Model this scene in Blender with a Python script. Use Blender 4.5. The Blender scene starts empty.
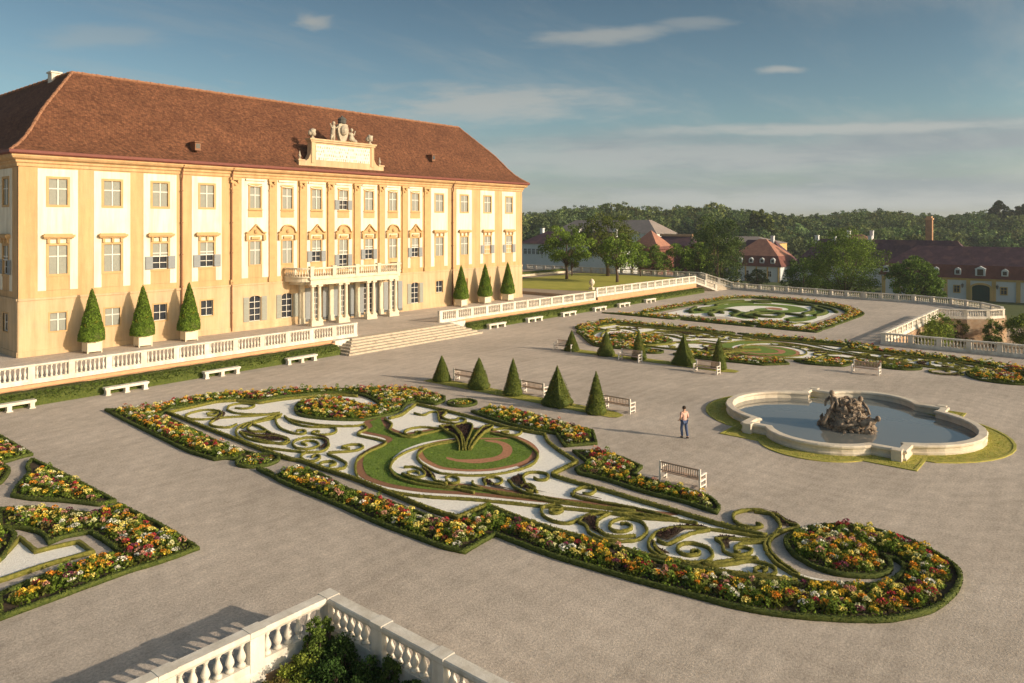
import bpy, bmesh, math, random, json
import numpy as np
from mathutils import Vector, Matrix, noise
from mathutils.geometry import tessellate_polygon
R=math.radians; PI=math.pi
random.seed(7); rng=np.random.default_rng(7)
S=bpy.context.scene; C=S.collection
DATA=json.loads('''{"beds":{"corner_swirl":[[19.84,50.21],[19.58,47.01],[19.34,43.34],[19.16,40.35],[19.02,37.68],[19.21,35.45],[19.64,35.28],[19.95,34.69],[20.93,34.52],[20.84,35.67],[20.74,37.26],[20.86,39.13],[21.03,40.75],[21.17,42.65],[21.36,44.49],[21.33,46.19],[22.7,47.54],[24.02,47.07],[25.57,46.94],[26.7,46.44],[27.41,44.74],[28.87,44.71],[30.1,44.22],[31.28,43.63],[32.53,42.4],[32.93,41.18],[32.77,39.94],[32.05,38.07],[31.42,37.7],[31.08,38.27],[31.25,39.7],[31.24,40.73],[30.67,42.11],[29.82,42.69],[28.77,42.27],[27.7,41.14],[27.02,39.7],[27.15,38.46],[27.54,37.43],[28.19,36.37],[28.8,35.64],[29.73,35.5],[30.59,35.4],[31.7,35.56],[33.14,36.6],[34.09,36.68],[34.35,35.1],[35.26,35.28],[36.2,36.13],[36.43,38.2],[36.37,39.96],[33.94,42.67],[31.56,44.94],[30.06,46.55],[28.92,46.94],[27.12,48.72],[25.36,49.16],[22.9,49.05],[21.13,48.73]],"long_border":[[19.78,32.45],[19.63,30.71],[19.54,30.26],[19.49,28.64],[19.45,25.75],[19.31,23.05],[19.36,20.84],[19.41,19.32],[19.61,18.55],[20.49,18.64],[21.48,18.68],[21.42,17.52],[21.41,15.71],[21.55,14.14],[21.61,13.63],[21.73,12.56],[21.92,11.23],[22.18,9.5],[22.35,8.87],[22.65,8.13],[23.02,7.44],[23.71,6.38],[24.49,5.51],[25.94,4.67],[27.54,4.34],[28.72,4.35],[29.64,4.63],[30.44,5.49],[31.03,6.41],[31.17,7.2],[31.09,7.96],[30.85,8.71],[29.75,9.62],[28.37,9.98],[27.74,9.81],[27.02,9.26],[26.51,8.38],[26.47,7.65],[26.86,6.88],[27.44,6.42],[28.1,6.32],[28.72,6.54],[28.94,6.77],[28.9,6.32],[28.64,6.05],[28.01,5.95],[27.08,6.09],[26.25,6.56],[25.79,7.28],[25.06,8.1],[24.16,9.59],[23.74,11.07],[23.5,12.04],[23.23,13.43],[23.4,14.34],[23.33,15.14],[23.23,15.25],[23.08,16.93],[23.02,18.83],[23.15,20.51],[22.01,20.45],[21.4,20.57],[21.04,20.94],[20.99,22.59],[20.96,25.02],[20.82,26.86],[21.24,29.62],[21.11,31.34],[19.7,30.83],[19.93,32.01]],"upper_border":[[34.47,31.9],[34.21,30.87],[33.78,28.3],[33.74,26.21],[33.91,24.94],[33.19,24.15],[32.34,23.2],[32.85,22.86],[33.79,22.17],[35.69,23.68],[35.79,25.19],[36.25,28.16],[36.29,30.4],[35.72,31.89],[34.65,31.6]],"bench_border":[[31.89,22.31],[30.75,20.6],[29.64,20.62],[29.25,20.17],[29.3,18.63],[29.06,16.63],[29.11,14.68],[28.9,13.09],[29.49,13.24],[30.27,14.06],[30.43,15.34],[30.44,16.62],[30.67,18.09],[31.93,18.34],[32.47,19.74],[32.71,21.11],[32.36,21.67]]},"round":[[20.5,33.66,1.0],[35.74,34.03,0.95]],"lb":{"tip_bed":[[13.28,42.48],[13.46,38.77],[13.56,33.46],[13.0,33.52],[12.21,35.15],[11.4,36.47],[10.98,37.57],[11.65,38.93],[12.47,40.32],[12.83,41.71]],"point_bed":[[13.48,32.94],[13.62,29.29],[13.54,26.29],[12.2,26.25],[11.16,26.37],[9.13,26.3],[7.34,26.22],[7.8,27.85],[8.79,28.11],[9.78,28.17],[10.74,28.25],[11.58,28.04],[11.65,29.45],[11.62,30.85],[10.81,31.13],[10.27,30.98],[10.37,32.12],[10.0,33.41],[9.52,33.99],[10.12,36.16],[11.03,35.29],[11.75,33.83],[12.37,32.54]],"small_bed":[[9.52,33.99],[9.66,32.79],[9.15,31.65],[8.61,30.76],[7.95,30.41],[7.74,31.81],[8.29,34.08],[9.13,34.94]],"edge_bed":[[13.57,53.8],[13.59,48.52],[13.55,43.45],[13.15,43.44],[12.08,43.15],[11.09,43.44],[10.56,45.6]],"round_bed":[[12.05,43.03],[12.01,41.59],[11.44,40.31],[11.16,39.85],[10.53,40.28],[10.8,42.32],[11.54,43.64]]},"lwhite":[[8.11,28.97],[9.57,29.03],[10.96,28.89],[10.97,30.19],[10.34,30.39],[9.66,30.5],[9.68,32.32],[9.11,31.45],[8.46,30.55],[7.11,30.34],[6.42,29.18]],"white":[[22.3,47.1],[24.07,47.17],[25.71,47.2],[26.79,46.6],[27.46,45.28],[27.38,44.69],[30.03,44.12],[31.28,43.63],[32.45,39.96],[31.56,36.9],[32.79,36.21],[33.91,36.5],[33.78,33.51],[33.76,30.79],[33.48,28.05],[33.77,25.67],[32.9,24.74],[32.02,23.55],[30.92,21.46],[28.71,21.35],[28.56,21.18],[28.43,19.73],[28.48,18.17],[28.38,16.36],[28.29,14.5],[28.18,12.72],[28.38,10.73],[28.24,10.72],[27.33,10.48],[26.45,9.87],[25.86,9.0],[25.78,8.33],[25.95,7.67],[25.35,8.59],[24.69,10.08],[24.24,11.3],[24.08,12.34],[23.8,13.76],[23.82,15.46],[23.68,15.54],[23.54,17.27],[23.52,19.24],[23.75,21.15],[21.98,21.19],[21.96,22.19],[21.97,24.91],[22.14,27.84],[22.08,30.8],[22.0,35.92],[22.09,41.43]],"frames":[[[26.46,46.03],[25.43,46.67],[23.77,46.59],[22.02,46.5],[21.96,44.23],[21.8,40.9],[21.71,37.76],[21.61,35.26],[21.64,32.46],[21.81,32.05],[21.8,30.41],[21.87,27.5],[21.7,24.6],[21.55,22.01],[21.69,20.9],[23.42,20.86],[23.22,18.99],[23.21,17.03],[23.37,15.33],[23.48,13.58],[23.73,12.16],[23.92,11.15],[24.36,9.95],[25.03,8.48]],[[29.99,34.71],[30.95,34.72],[32.36,35.46],[33.53,36.08],[33.5,33.22],[33.36,30.43],[33.08,27.71],[33.33,25.33],[32.46,24.48],[31.63,23.26],[30.51,21.17],[28.32,21.06],[28.17,20.89],[28.06,19.48],[28.07,17.9],[27.97,16.12],[27.91,14.3],[27.81,12.55],[27.93,10.6]],[[26.46,46.03],[27.1,44.24],[28.66,43.91],[30.31,43.16],[31.8,42.1],[32.48,40.83]]],"lawn":[[29.97,35.78],[28.63,35.43],[28.08,34.49],[27.12,34.1],[27.13,31.64],[25.5,31.08],[24.26,30.5],[23.25,29.42],[22.34,27.87],[22.26,26.02],[22.83,24.19],[23.7,22.7],[24.11,21.93],[24.85,20.32],[25.57,18.76],[26.46,16.88],[27.19,14.81],[27.78,14.23],[27.93,14.31],[27.3,15.78],[26.94,17.18],[26.15,19.18],[25.68,21.0],[25.11,22.84],[24.52,24.77],[28.07,23.02],[29.92,23.25],[30.9,23.85],[31.85,25.15],[32.33,26.79],[32.28,28.52],[32.0,29.5],[30.69,31.08],[29.48,31.45],[28.33,31.84],[28.58,31.73],[28.85,33.04],[29.74,34.51],[30.34,35.48]],"ring":[[29.84,28.78],[28.16,29.53],[26.52,29.44],[25.28,28.88],[24.36,28.08],[23.8,26.97],[23.78,25.6],[24.5,23.64],[24.74,23.78],[25.28,22.46],[25.7,21.53],[27.46,22.52],[28.23,23.15],[27.0,23.6],[26.11,24.45],[25.51,25.83],[25.9,27.49],[26.69,28.65],[27.79,29.19],[28.77,29.13],[29.7,28.7]],"disc":[[26.69,28.65],[27.79,29.19],[28.77,29.13],[29.7,28.7],[30.55,27.86],[31.24,27.02],[31.94,26.19],[31.63,24.84],[30.86,23.89],[29.5,23.17],[28.23,23.15],[27.0,23.6],[26.11,24.45],[25.51,25.83],[25.9,27.49]],"redc":[[26.96,26.81],[27.1,26.05],[27.78,25.33],[28.52,24.93],[29.26,25.04],[30.05,25.65],[30.42,26.31],[30.34,27.24],[30.77,26.9],[30.75,25.9],[30.13,25.03],[29.15,24.42],[28.23,24.41],[27.28,24.88],[26.82,25.78],[26.77,26.55]],"redl":[[26.7,28.63],[27.79,29.19],[28.77,29.13],[29.7,28.7],[29.03,28.65],[28.13,28.78],[27.23,28.52],[26.32,27.58],[26.02,26.49],[26.05,25.31],[25.63,25.96],[25.87,27.39]],"h":[["lawn_outer",[[28.03,34.7],[27.7,33.97],[26.61,33.45],[26.61,31.03],[25.02,30.49],[23.8,29.92],[22.77,28.8],[21.88,27.29],[21.83,25.52],[22.39,23.72],[23.24,22.26],[23.66,21.52],[24.38,19.94],[25.09,18.41],[25.98,16.57],[26.37,15.25],[27.13,13.9]]],["lawn_neck",[[29.71,34.74],[29.27,33.61],[28.28,32.64],[28.01,31.1],[28.44,30.77]]],["lawn_arm",[[27.9,31.35],[28.16,30.67],[29.0,30.62],[30.05,30.43],[30.55,30.14]]],["disc_outer",[[31.61,27.93],[31.62,26.21],[31.06,24.66],[30.21,23.4],[28.95,22.71],[27.69,22.7],[26.47,23.14],[25.6,23.97],[25.01,25.33],[25.41,26.96],[26.13,28.05],[27.26,28.63],[28.22,28.58],[29.11,28.13]]],["lawn_inner",[[29.06,28.48],[27.62,28.97],[26.01,28.88],[24.78,28.35],[23.85,27.5],[23.3,26.41],[23.29,25.06],[24.03,23.18],[24.28,23.34],[24.59,22.37],[25.15,20.56],[25.61,18.78],[26.51,16.43],[26.81,15.04],[27.37,13.18]]],["fan",[[30.63,31.02],[30.05,29.8],[29.77,28.91],[28.97,27.84],[28.18,27.04]]],["fan",[[31.17,30.57],[30.55,29.52],[29.85,28.51],[28.3,26.89]]],["fan",[[31.18,30.36],[31.67,30.44],[32.12,30.23],[32.03,29.67],[30.77,28.63],[29.54,27.73],[28.39,26.79]]],["fan",[[31.18,30.36],[30.34,29.01],[29.42,27.87],[28.38,26.81]]],["fan",[[30.64,28.17],[32.12,28.91],[32.7,28.74],[32.4,28.44],[31.31,28.1],[29.84,27.36],[28.57,26.58]]],["fan",[[32.12,28.91],[30.94,28.29],[29.69,27.54],[28.49,26.67]]],["fan",[[30.63,31.02],[31.17,30.57]]],["s1",[[23.39,40.68],[22.73,40.4],[22.29,41.13],[22.4,42.01],[23.25,42.73],[24.02,43.49],[24.29,44.46],[23.9,45.32],[22.94,45.32],[22.37,44.87],[22.2,43.99],[22.67,43.22],[23.74,42.64],[25.02,41.69],[26.42,40.9]]],["s1b",[[23.44,44.33],[23.85,44.37],[24.01,44.03],[23.6,43.55],[23.29,43.92]]],["s2",[[24.78,44.27],[25.49,45.18],[26.22,45.13],[26.57,44.05],[26.01,43.58],[25.58,43.78],[25.38,44.34]]],["s2b",[[24.78,44.27],[24.7,43.2],[25.07,42.23],[25.85,41.29],[26.51,41.03]]],["s3",[[26.23,40.6],[25.42,40.62],[24.54,40.47],[23.54,40.29],[22.7,39.53],[22.06,38.26],[21.82,36.96],[21.84,35.64],[22.12,34.6],[22.61,33.38],[22.77,32.93],[23.49,32.42],[24.24,32.93],[24.78,33.8],[24.82,34.52],[24.38,35.17],[23.67,35.14],[23.16,34.61],[22.95,33.82],[23.31,33.28],[23.94,33.39],[24.25,34.04],[24.09,34.58],[23.67,34.51],[23.58,33.94]]],["s4",[[26.0,40.14],[25.12,40.13],[24.2,40.12],[23.34,39.41],[23.12,38.64],[23.61,37.93]]],["s4b",[[22.58,38.86],[22.78,37.57],[23.42,36.63],[23.4,35.46],[22.92,35.29],[22.37,36.3],[22.27,37.71],[22.65,39.08]]],["s5",[[26.39,40.64],[25.47,39.85],[24.58,38.05],[24.42,36.64],[24.65,35.93],[25.03,36.1],[25.16,36.58],[24.81,36.74]]],["s6",[[26.23,40.09],[25.7,38.45],[25.79,36.92],[26.59,35.76],[26.39,35.09],[25.8,34.67],[25.22,35.0],[25.1,35.64],[25.44,35.85],[25.57,35.57]]],["s7",[[26.0,39.63],[26.06,38.29],[26.41,36.84],[26.97,35.71],[27.75,34.89],[28.23,34.86]]],["s8",[[23.54,31.99],[24.06,31.53],[24.67,31.17],[25.24,31.29],[25.44,31.82],[25.1,32.22],[24.53,32.14],[24.66,31.66]]],["s9",[[22.93,33.0],[22.26,32.57],[22.01,31.83],[22.26,31.38],[22.77,31.65],[22.9,32.1],[22.53,32.04]]],["s10",[[23.37,31.84],[23.23,30.6],[23.01,29.8],[22.5,29.4],[21.99,29.73],[21.96,30.5],[22.37,30.91],[22.76,30.68],[22.66,30.19],[22.29,30.21]]],["s11",[[23.99,40.43],[23.96,39.12],[23.6,37.32],[23.65,36.05],[23.36,35.23],[22.9,35.09],[22.61,36.13],[22.37,37.29]]],["s12",[[26.15,40.7],[25.37,40.54],[24.49,40.18],[23.83,40.15],[23.19,39.72]]],["t1",[[30.55,30.14],[30.35,30.9],[29.94,31.78],[29.25,32.03],[28.55,31.72],[28.28,30.88],[28.85,30.62],[29.23,31.1],[29.01,31.36]]],["t2",[[31.86,34.49],[31.91,33.69],[32.68,33.89],[32.96,33.56],[31.59,31.91],[31.72,31.06],[31.96,30.56],[32.75,30.87],[32.83,31.48],[32.35,31.34]]],["t2b",[[32.96,33.56],[33.32,33.13],[32.31,32.47],[32.09,31.66],[32.47,31.21]]],["t3",[[32.13,28.24],[32.89,27.85],[33.13,27.17],[32.91,26.67],[32.23,26.5],[31.94,26.97],[32.19,27.54],[32.53,27.25]]],["u1",[[24.45,27.19],[24.79,26.86],[24.65,26.03],[24.26,25.55],[23.94,25.67],[23.85,26.12],[24.08,26.5],[24.42,26.32],[24.3,25.93]]],["u1b",[[23.81,26.61],[23.64,25.75],[23.77,24.96],[23.9,24.2],[24.01,23.08],[24.17,22.28]]],["u1c",[[25.06,26.53],[24.74,25.71],[24.15,24.71],[24.22,24.02]]],["u2",[[24.72,24.65],[25.01,24.52],[24.94,23.97],[24.54,23.71],[24.34,23.95],[24.52,24.39]]],["u3",[[25.15,23.3],[24.82,22.9],[24.7,22.17],[24.83,21.25],[25.14,20.4],[25.52,19.4]]],["u3b",[[25.26,22.56],[25.59,22.97],[26.04,23.07],[26.26,22.71],[26.12,22.3],[25.62,22.16],[25.43,22.47]]],["u4",[[26.35,22.13],[25.83,21.35],[25.59,20.37],[25.79,18.92],[26.26,17.23],[26.9,15.73]]],["u4b",[[26.01,20.16],[26.46,21.18],[27.1,21.86],[27.64,22.07],[28.02,21.83],[28.17,21.35],[27.86,20.94],[27.44,20.86],[27.25,21.17],[27.38,21.44]]],["u4c",[[26.06,21.14],[26.52,21.11],[26.38,20.61],[25.97,20.4],[25.85,20.69]]],["u5",[[26.62,18.68],[27.17,18.96],[27.76,18.95],[27.98,18.52],[27.75,18.26],[27.28,18.26],[27.15,18.53]]],["u5b",[[26.76,18.89],[26.64,18.29],[26.86,17.13],[27.17,15.66],[27.2,13.94]]],["v1",[[24.97,18.05],[24.63,18.07],[24.51,18.33],[24.77,18.49],[24.98,18.23],[25.18,18.2],[25.32,18.57],[25.05,18.89],[24.58,18.84],[24.05,18.34],[23.87,17.61],[24.11,17.11],[24.77,17.0],[25.31,16.99],[25.72,16.69]]],["v2",[[24.42,16.86],[24.98,17.0],[25.58,16.79],[26.17,16.22],[26.73,15.41],[26.58,15.0],[27.27,13.98]]],["v2b",[[24.42,16.86],[24.37,16.5],[23.87,15.98],[23.73,15.31],[23.96,14.68],[24.41,14.27],[25.15,14.24],[25.73,14.55],[26.08,15.03],[26.03,15.5],[25.68,15.83],[25.2,15.85],[24.81,15.65],[24.62,15.31],[24.8,15.03],[25.2,14.96],[25.49,15.08],[25.56,15.35],[25.38,15.51]]],["v2c",[[26.05,16.42],[25.14,16.4],[24.38,15.95],[24.1,15.37],[24.36,14.83],[24.77,14.48]]],["v3",[[27.74,10.57],[27.49,11.61],[27.24,12.3],[26.87,13.1],[26.3,13.72],[25.52,13.99],[24.67,13.84],[24.09,13.48],[23.79,12.96],[23.88,12.24],[24.21,11.65],[24.66,11.42],[25.18,11.54],[25.56,11.92],[25.55,12.46],[25.23,12.77],[24.76,12.73],[24.49,12.43],[24.55,12.12],[24.87,11.91],[25.07,12.1],[24.87,12.24]]],["v3b",[[24.93,13.66],[24.88,13.19],[25.53,13.08],[26.36,12.93],[27.05,12.53]]],["v3c",[[24.71,13.66],[24.18,13.25],[23.9,12.7],[23.97,12.13]]],["v4",[[26.45,12.03],[26.69,11.74],[27.19,11.03],[27.56,10.5]]],["v4b",[[26.45,12.03],[26.18,11.62],[25.64,11.31],[25.58,10.88],[26.03,10.56],[26.4,10.58],[26.46,10.84],[26.2,11.1],[25.92,11.02],[25.96,10.82]]],["v4c",[[26.17,11.13],[26.75,11.07],[27.39,10.43]]],["v5",[[24.26,11.49],[24.45,11.03],[25.06,10.59],[25.51,10.28],[25.64,9.77],[25.47,9.39],[25.04,9.27],[24.75,9.46],[24.76,9.78],[24.99,9.92],[25.31,9.81],[25.29,9.6],[24.99,9.62]]],["v5b",[[24.36,11.43],[24.78,11.04],[25.44,10.6],[25.87,10.28],[25.8,10.12]]],["hook",[[28.86,11.39],[28.79,11.11],[28.45,11.22],[28.28,11.63],[28.54,12.14],[29.16,12.44],[29.68,12.37],[30.17,11.98],[30.26,11.44],[29.71,10.83],[29.08,10.52],[28.41,10.46],[27.78,10.51],[27.11,10.38],[26.51,10.06],[25.93,9.53],[25.6,9.01],[25.49,8.87],[25.38,8.2],[25.48,7.58]]],["hookb",[[30.0,11.92],[30.2,11.1],[29.7,10.45],[29.64,10.0],[28.94,10.25],[28.03,10.41],[27.47,10.34],[26.75,10.03],[26.07,9.37],[25.59,8.61]]]],"fill":[[[30.97,31.28],[31.48,30.87],[30.22,28.9],[29.2,27.8],[30.29,29.42]],[[31.57,30.7],[32.04,30.8],[32.37,29.99],[30.68,28.65],[29.28,27.7]],[[30.98,28.47],[32.47,29.22],[33.05,29.05],[31.77,28.51],[30.19,27.75]],[[22.64,42.46],[23.56,43.25],[24.4,44.11],[24.12,43.32],[23.1,42.39]],[[22.87,39.35],[23.07,38.05],[23.71,37.09],[23.7,35.92],[23.26,35.81],[22.69,36.83]],[[33.31,33.91],[33.67,33.48],[32.53,32.74],[32.26,32.0],[31.99,32.32]],[[25.34,26.83],[25.05,26.04],[24.41,24.96],[24.35,25.58]],[[25.86,23.34],[25.88,23.11],[25.56,21.88],[25.67,20.6],[25.5,21.36],[25.34,22.74]],[[27.47,22.11],[26.79,21.67],[26.23,20.55],[26.49,18.39],[26.29,19.72],[26.01,20.82],[26.25,21.7],[26.64,22.26]],[[24.81,17.08],[25.29,16.97],[25.41,16.67],[24.61,16.1],[24.23,15.54],[24.23,16.12],[24.68,16.71]],[[25.87,14.09],[26.73,13.69],[27.34,12.75],[26.55,13.27],[25.24,13.38],[25.3,13.86]],[[24.9,13.85],[24.46,13.32],[24.22,12.72],[24.19,13.26]],[[26.75,12.11],[27.15,11.47],[26.51,11.5],[26.06,11.27],[26.02,11.44],[26.56,11.79]],[[30.44,12.01],[30.56,11.27],[30.07,10.58],[29.99,10.16],[29.4,10.57],[30.08,10.98],[30.58,11.57]],[[27.31,19.06],[27.07,18.79],[27.19,17.54],[27.0,18.32],[26.99,18.89]],[[25.15,35.07],[25.15,34.17],[24.23,33.01],[23.62,32.94],[24.45,33.58]]]}''')
WL={}
# ------------------------------------------------------------------ materials
def nt(m):
    m.use_nodes=True; t=m.node_tree; return t,t.nodes,t.links
def mat(name,col,rough=.8,var=.12,scale=3.0,bump=0,bscale=40,attr=False,spec=.3,metal=0,col2=None,trans=0,detail=6,island=0,stretch=None,stain=None):
    m=bpy.data.materials.new(name); t,N,L=nt(m); b=N['Principled BSDF']
    b.inputs['Roughness'].default_value=rough; b.inputs['Specular IOR Level'].default_value=spec; b.inputs['Metallic'].default_value=metal
    tc=N.new('ShaderNodeNewGeometry'); src=tc.outputs['Position']
    if stretch:
        mp=N.new('ShaderNodeMapping'); mp.inputs['Scale'].default_value=stretch; L.new(src,mp.inputs['Vector']); src=mp.outputs['Vector']
    if attr:
        a=N.new('ShaderNodeAttribute'); a.attribute_name='Col'; base=a.outputs['Color']
    else:
        n=N.new('ShaderNodeTexNoise'); n.inputs['Scale'].default_value=scale; n.inputs['Detail'].default_value=detail; n.inputs['Roughness'].default_value=.65
        L.new(src,n.inputs['Vector'])
        r=N.new('ShaderNodeValToRGB'); c=Vector(col); c2=Vector(col2) if col2 else None
        r.color_ramp.elements[0].position=.3; r.color_ramp.elements[1].position=.7
        r.color_ramp.elements[0].color=(*(c*(1-var)),1) if not c2 else (*c,1)
        r.color_ramp.elements[1].color=(*(c*(1+var)),1) if not c2 else (*c2,1)
        L.new(n.outputs['Fac'],r.inputs['Fac']); base=r.outputs['Color']
    if stain:
        n3=N.new('ShaderNodeTexNoise'); n3.inputs['Scale'].default_value=stain[1]; n3.inputs['Detail'].default_value=8; L.new(src,n3.inputs['Vector'])
        r3=N.new('ShaderNodeValToRGB'); r3.color_ramp.elements[0].position=.5; r3.color_ramp.elements[1].position=.72
        r3.color_ramp.elements[0].color=(0,0,0,1); r3.color_ramp.elements[1].color=(stain[2],)*3+(1,)
        L.new(n3.outputs['Fac'],r3.inputs['Fac'])
        mx=N.new('ShaderNodeMix'); mx.data_type='RGBA'; L.new(r3.outputs['Color'],mx.inputs['Factor']); L.new(base,mx.inputs['A']); mx.inputs['B'].default_value=(*stain[0],1); base=mx.outputs['Result']
    if island:
        g=N.new('ShaderNodeNewGeometry'); h=N.new('ShaderNodeHueSaturation'); mr=N.new('ShaderNodeMapRange')
        mr.inputs['To Min'].default_value=1-island; mr.inputs['To Max'].default_value=1+island
        L.new(g.outputs['Random Per Island'],mr.inputs['Value']); L.new(mr.outputs['Result'],h.inputs['Value']); L.new(base,h.inputs['Color']); base=h.outputs['Color']
    L.new(base,b.inputs['Base Color'])
    if bump:
        n2=N.new('ShaderNodeTexNoise'); n2.inputs['Scale'].default_value=bscale; n2.inputs['Detail'].default_value=5; L.new(src,n2.inputs['Vector'])
        bp=N.new('ShaderNodeBump'); bp.inputs['Strength'].default_value=bump; bp.inputs['Distance'].default_value=.05; L.new(n2.outputs['Fac'],bp.inputs['Height']); L.new(bp.outputs['Normal'],b.inputs['Normal'])
    if trans:
        tr=N.new('ShaderNodeBsdfTranslucent'); L.new(base,tr.inputs['Color']); mx=N.new('ShaderNodeMixShader'); mx.inputs[0].default_value=trans
        L.new(b.outputs[0],mx.inputs[1]); L.new(tr.outputs[0],mx.inputs[2]); L.new(mx.outputs[0],N['Material Output'].inputs['Surface'])
    return m
M={}
M['ochre']=mat('ochre_plaster',(.575,.375,.19),.9,.07,.7,.15,8,stain=((.56,.40,.235),.5,.5))
M['ochre_pale']=mat('pale_ochre_plaster',(.58,.425,.255),.9,.07,.5,.15,8,stain=((.47,.37,.26),.6,.6))
M['cream']=mat('cream_plaster',(.78,.73,.60),.9,.05,.8,.1,8,stain=((.70,.64,.50),.6,.45))
M['trim']=mat('ochre_trim',(.53,.345,.165),.9,.1,2)
M['shutter']=mat('grey_shutter_paint',(.25,.27,.28),.6,.06,5)
M['louvre']=mat('pale_louvre',(.29,.30,.26),.7,.06,4)
M['bar']=mat('white_bar_paint',(.66,.64,.58),.6,.04,4)
M['glass']=mat('dark_window_glass',(.03,.035,.045),.12,.2,1,spec=.7)
M['gutter']=mat('red_copper_gutter',(.17,.05,.035),.6,.15,2)
M['pipe']=mat('brown_downpipe',(.22,.10,.05),.6,.1,2)
M['stone']=mat('cream_sandstone',(.66,.59,.45),.85,.08,2,.2,12,stain=((.47,.40,.29),1.5,.6))
M['white_stone']=mat('whitewashed_stone',(.72,.68,.60),.85,.06,2,.15,14,stain=((.50,.46,.38),1.8,.55))
M['step_stone']=mat('worn_step_stone',(.50,.43,.33),.9,.22,1.6,.3,10,stain=((.26,.21,.16),1.6,.9))
M['grey_stone']=mat('weathered_stone',(.50,.46,.40),.9,.2,2.5,.4,9,stain=((.66,.60,.46),1.3,.8))
M['pool_stone']=mat('pale_pool_stone',(.64,.57,.46),.9,.15,1.4,.3,8,stain=((.42,.33,.24),.9,.6))
M['brick']=mat('orange_brick_wall',(.40,.26,.16),.9,.22,2.2,.5,9,stain=((.52,.42,.30),.9,.8))
M['ridge']=mat('ridge_tiles',(.30,.15,.085),.9,.2,2,.3,9)
M['terra']=mat('terracotta_coping',(.55,.33,.18),.9,.12,1.5,.3,9)
M['white_gravel']=mat('white_marble_gravel',(.90,.87,.79),.95,.14,14,.6,22,detail=12,stain=((.66,.61,.52),7,.4))
M['red_chips']=mat('crushed_brick_chips',(.42,.20,.11),.95,.25,9,.5,30,detail=10)
M['brown_chips']=mat('brown_earth_band',(.26,.13,.07),.95,.25,9,.5,30,detail=10)
M['path']=mat('brown_grit',(.36,.28,.20),.95,.16,5,.5,26,detail=9)
M['soil']=mat('dark_soil',(.07,.05,.03),1,.3,5,.5,14)
M['hedge']=mat('box_hedge_leaves',(.12,.13,.018),.85,.3,9,1,44,col2=(.30,.27,.06),detail=8)
M['hedge_dark']=mat('dark_box_leaves',(.045,.075,.012),.9,.3,9,1,40,col2=(.13,.15,.03),detail=8)
M['lawn']=mat('mown_lawn',(.11,.19,.025),.95,.2,6,.6,50,col2=(.20,.28,.05),detail=9)
M['field']=mat('sunlit_lawn',(.30,.30,.04),.95,.2,.5,.3,20,col2=(.44,.40,.07),detail=9)
M['strip_grass']=mat('dry_grass_strip',(.28,.31,.045),.95,.2,2.5,.8,30,col2=(.56,.46,.12),detail=12)
M['leaf']=mat('leaves',(0,0,0),.8,attr=True,trans=.25,island=.35,spec=.15)
M['flower']=mat('flower_and_leaf_patches',(0,0,0),.8,attr=True,trans=.2,island=.22,spec=.15)
M['bark']=mat('bark',(.10,.07,.05),.95,.25,6,.5,12)
M['bench_wood']=mat('pale_weathered_wood',(.46,.33,.25),.7,.1,4)
M['bench_end']=mat('white_bench_ends',(.76,.70,.62),.7,.06,4)
M['rock']=mat('wet_dark_rock',(.075,.052,.04),.85,.3,3.2,.9,9,col2=(.46,.36,.26),detail=10)
M['statue']=mat('weathered_statue_stone',(.30,.26,.20),.9,.25,3,.4,10,col2=(.52,.46,.35))
M['lead']=mat('dark_lead',(.10,.10,.09),.6,.2,4)
M['planter']=mat('white_planter_wood',(.74,.66,.50),.8,.06,4)
M['inscr']=None
M['rooffar']=mat('purple_brown_tiles',(.085,.045,.06),.9,.25,.7,.3,5,stain=((.17,.085,.075),.35,.7))
M['roofred']=mat('orange_red_tiles',(.36,.17,.115),.9,.2,.8,.3,5,stain=((.24,.12,.09),.5,.7))
M['roofred2']=mat('dull_red_mansard_tiles',(.17,.065,.05),.9,.2,.8,.3,5,stain=((.11,.05,.05),.5,.7))
M['roofgrey']=mat('grey_brown_barn_roof',(.26,.22,.20),.9,.12,.4,.2,4)
M['farwhite']=mat('far_white_plaster',(.62,.64,.64),.9,.05,.4)
M['farochre']=mat('far_ochre_trim',(.58,.40,.16),.9,.08,.4)
M['gate']=mat('dark_green_gate',(.015,.05,.04),.6,.1,2)
M['brickchim']=mat('chimney_brick',(.36,.20,.11),.9,.2,1.2,.3,5,stain=((.25,.15,.10),1.5,.7))
M['terrain']=mat('meadow_and_scrub',(.05,.075,.02),1,.3,.05,col2=(.10,.12,.03))
M['dirt']=mat('sunken_bed_earth',(.10,.08,.05),1,.3,1.5,.4,10)
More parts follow.
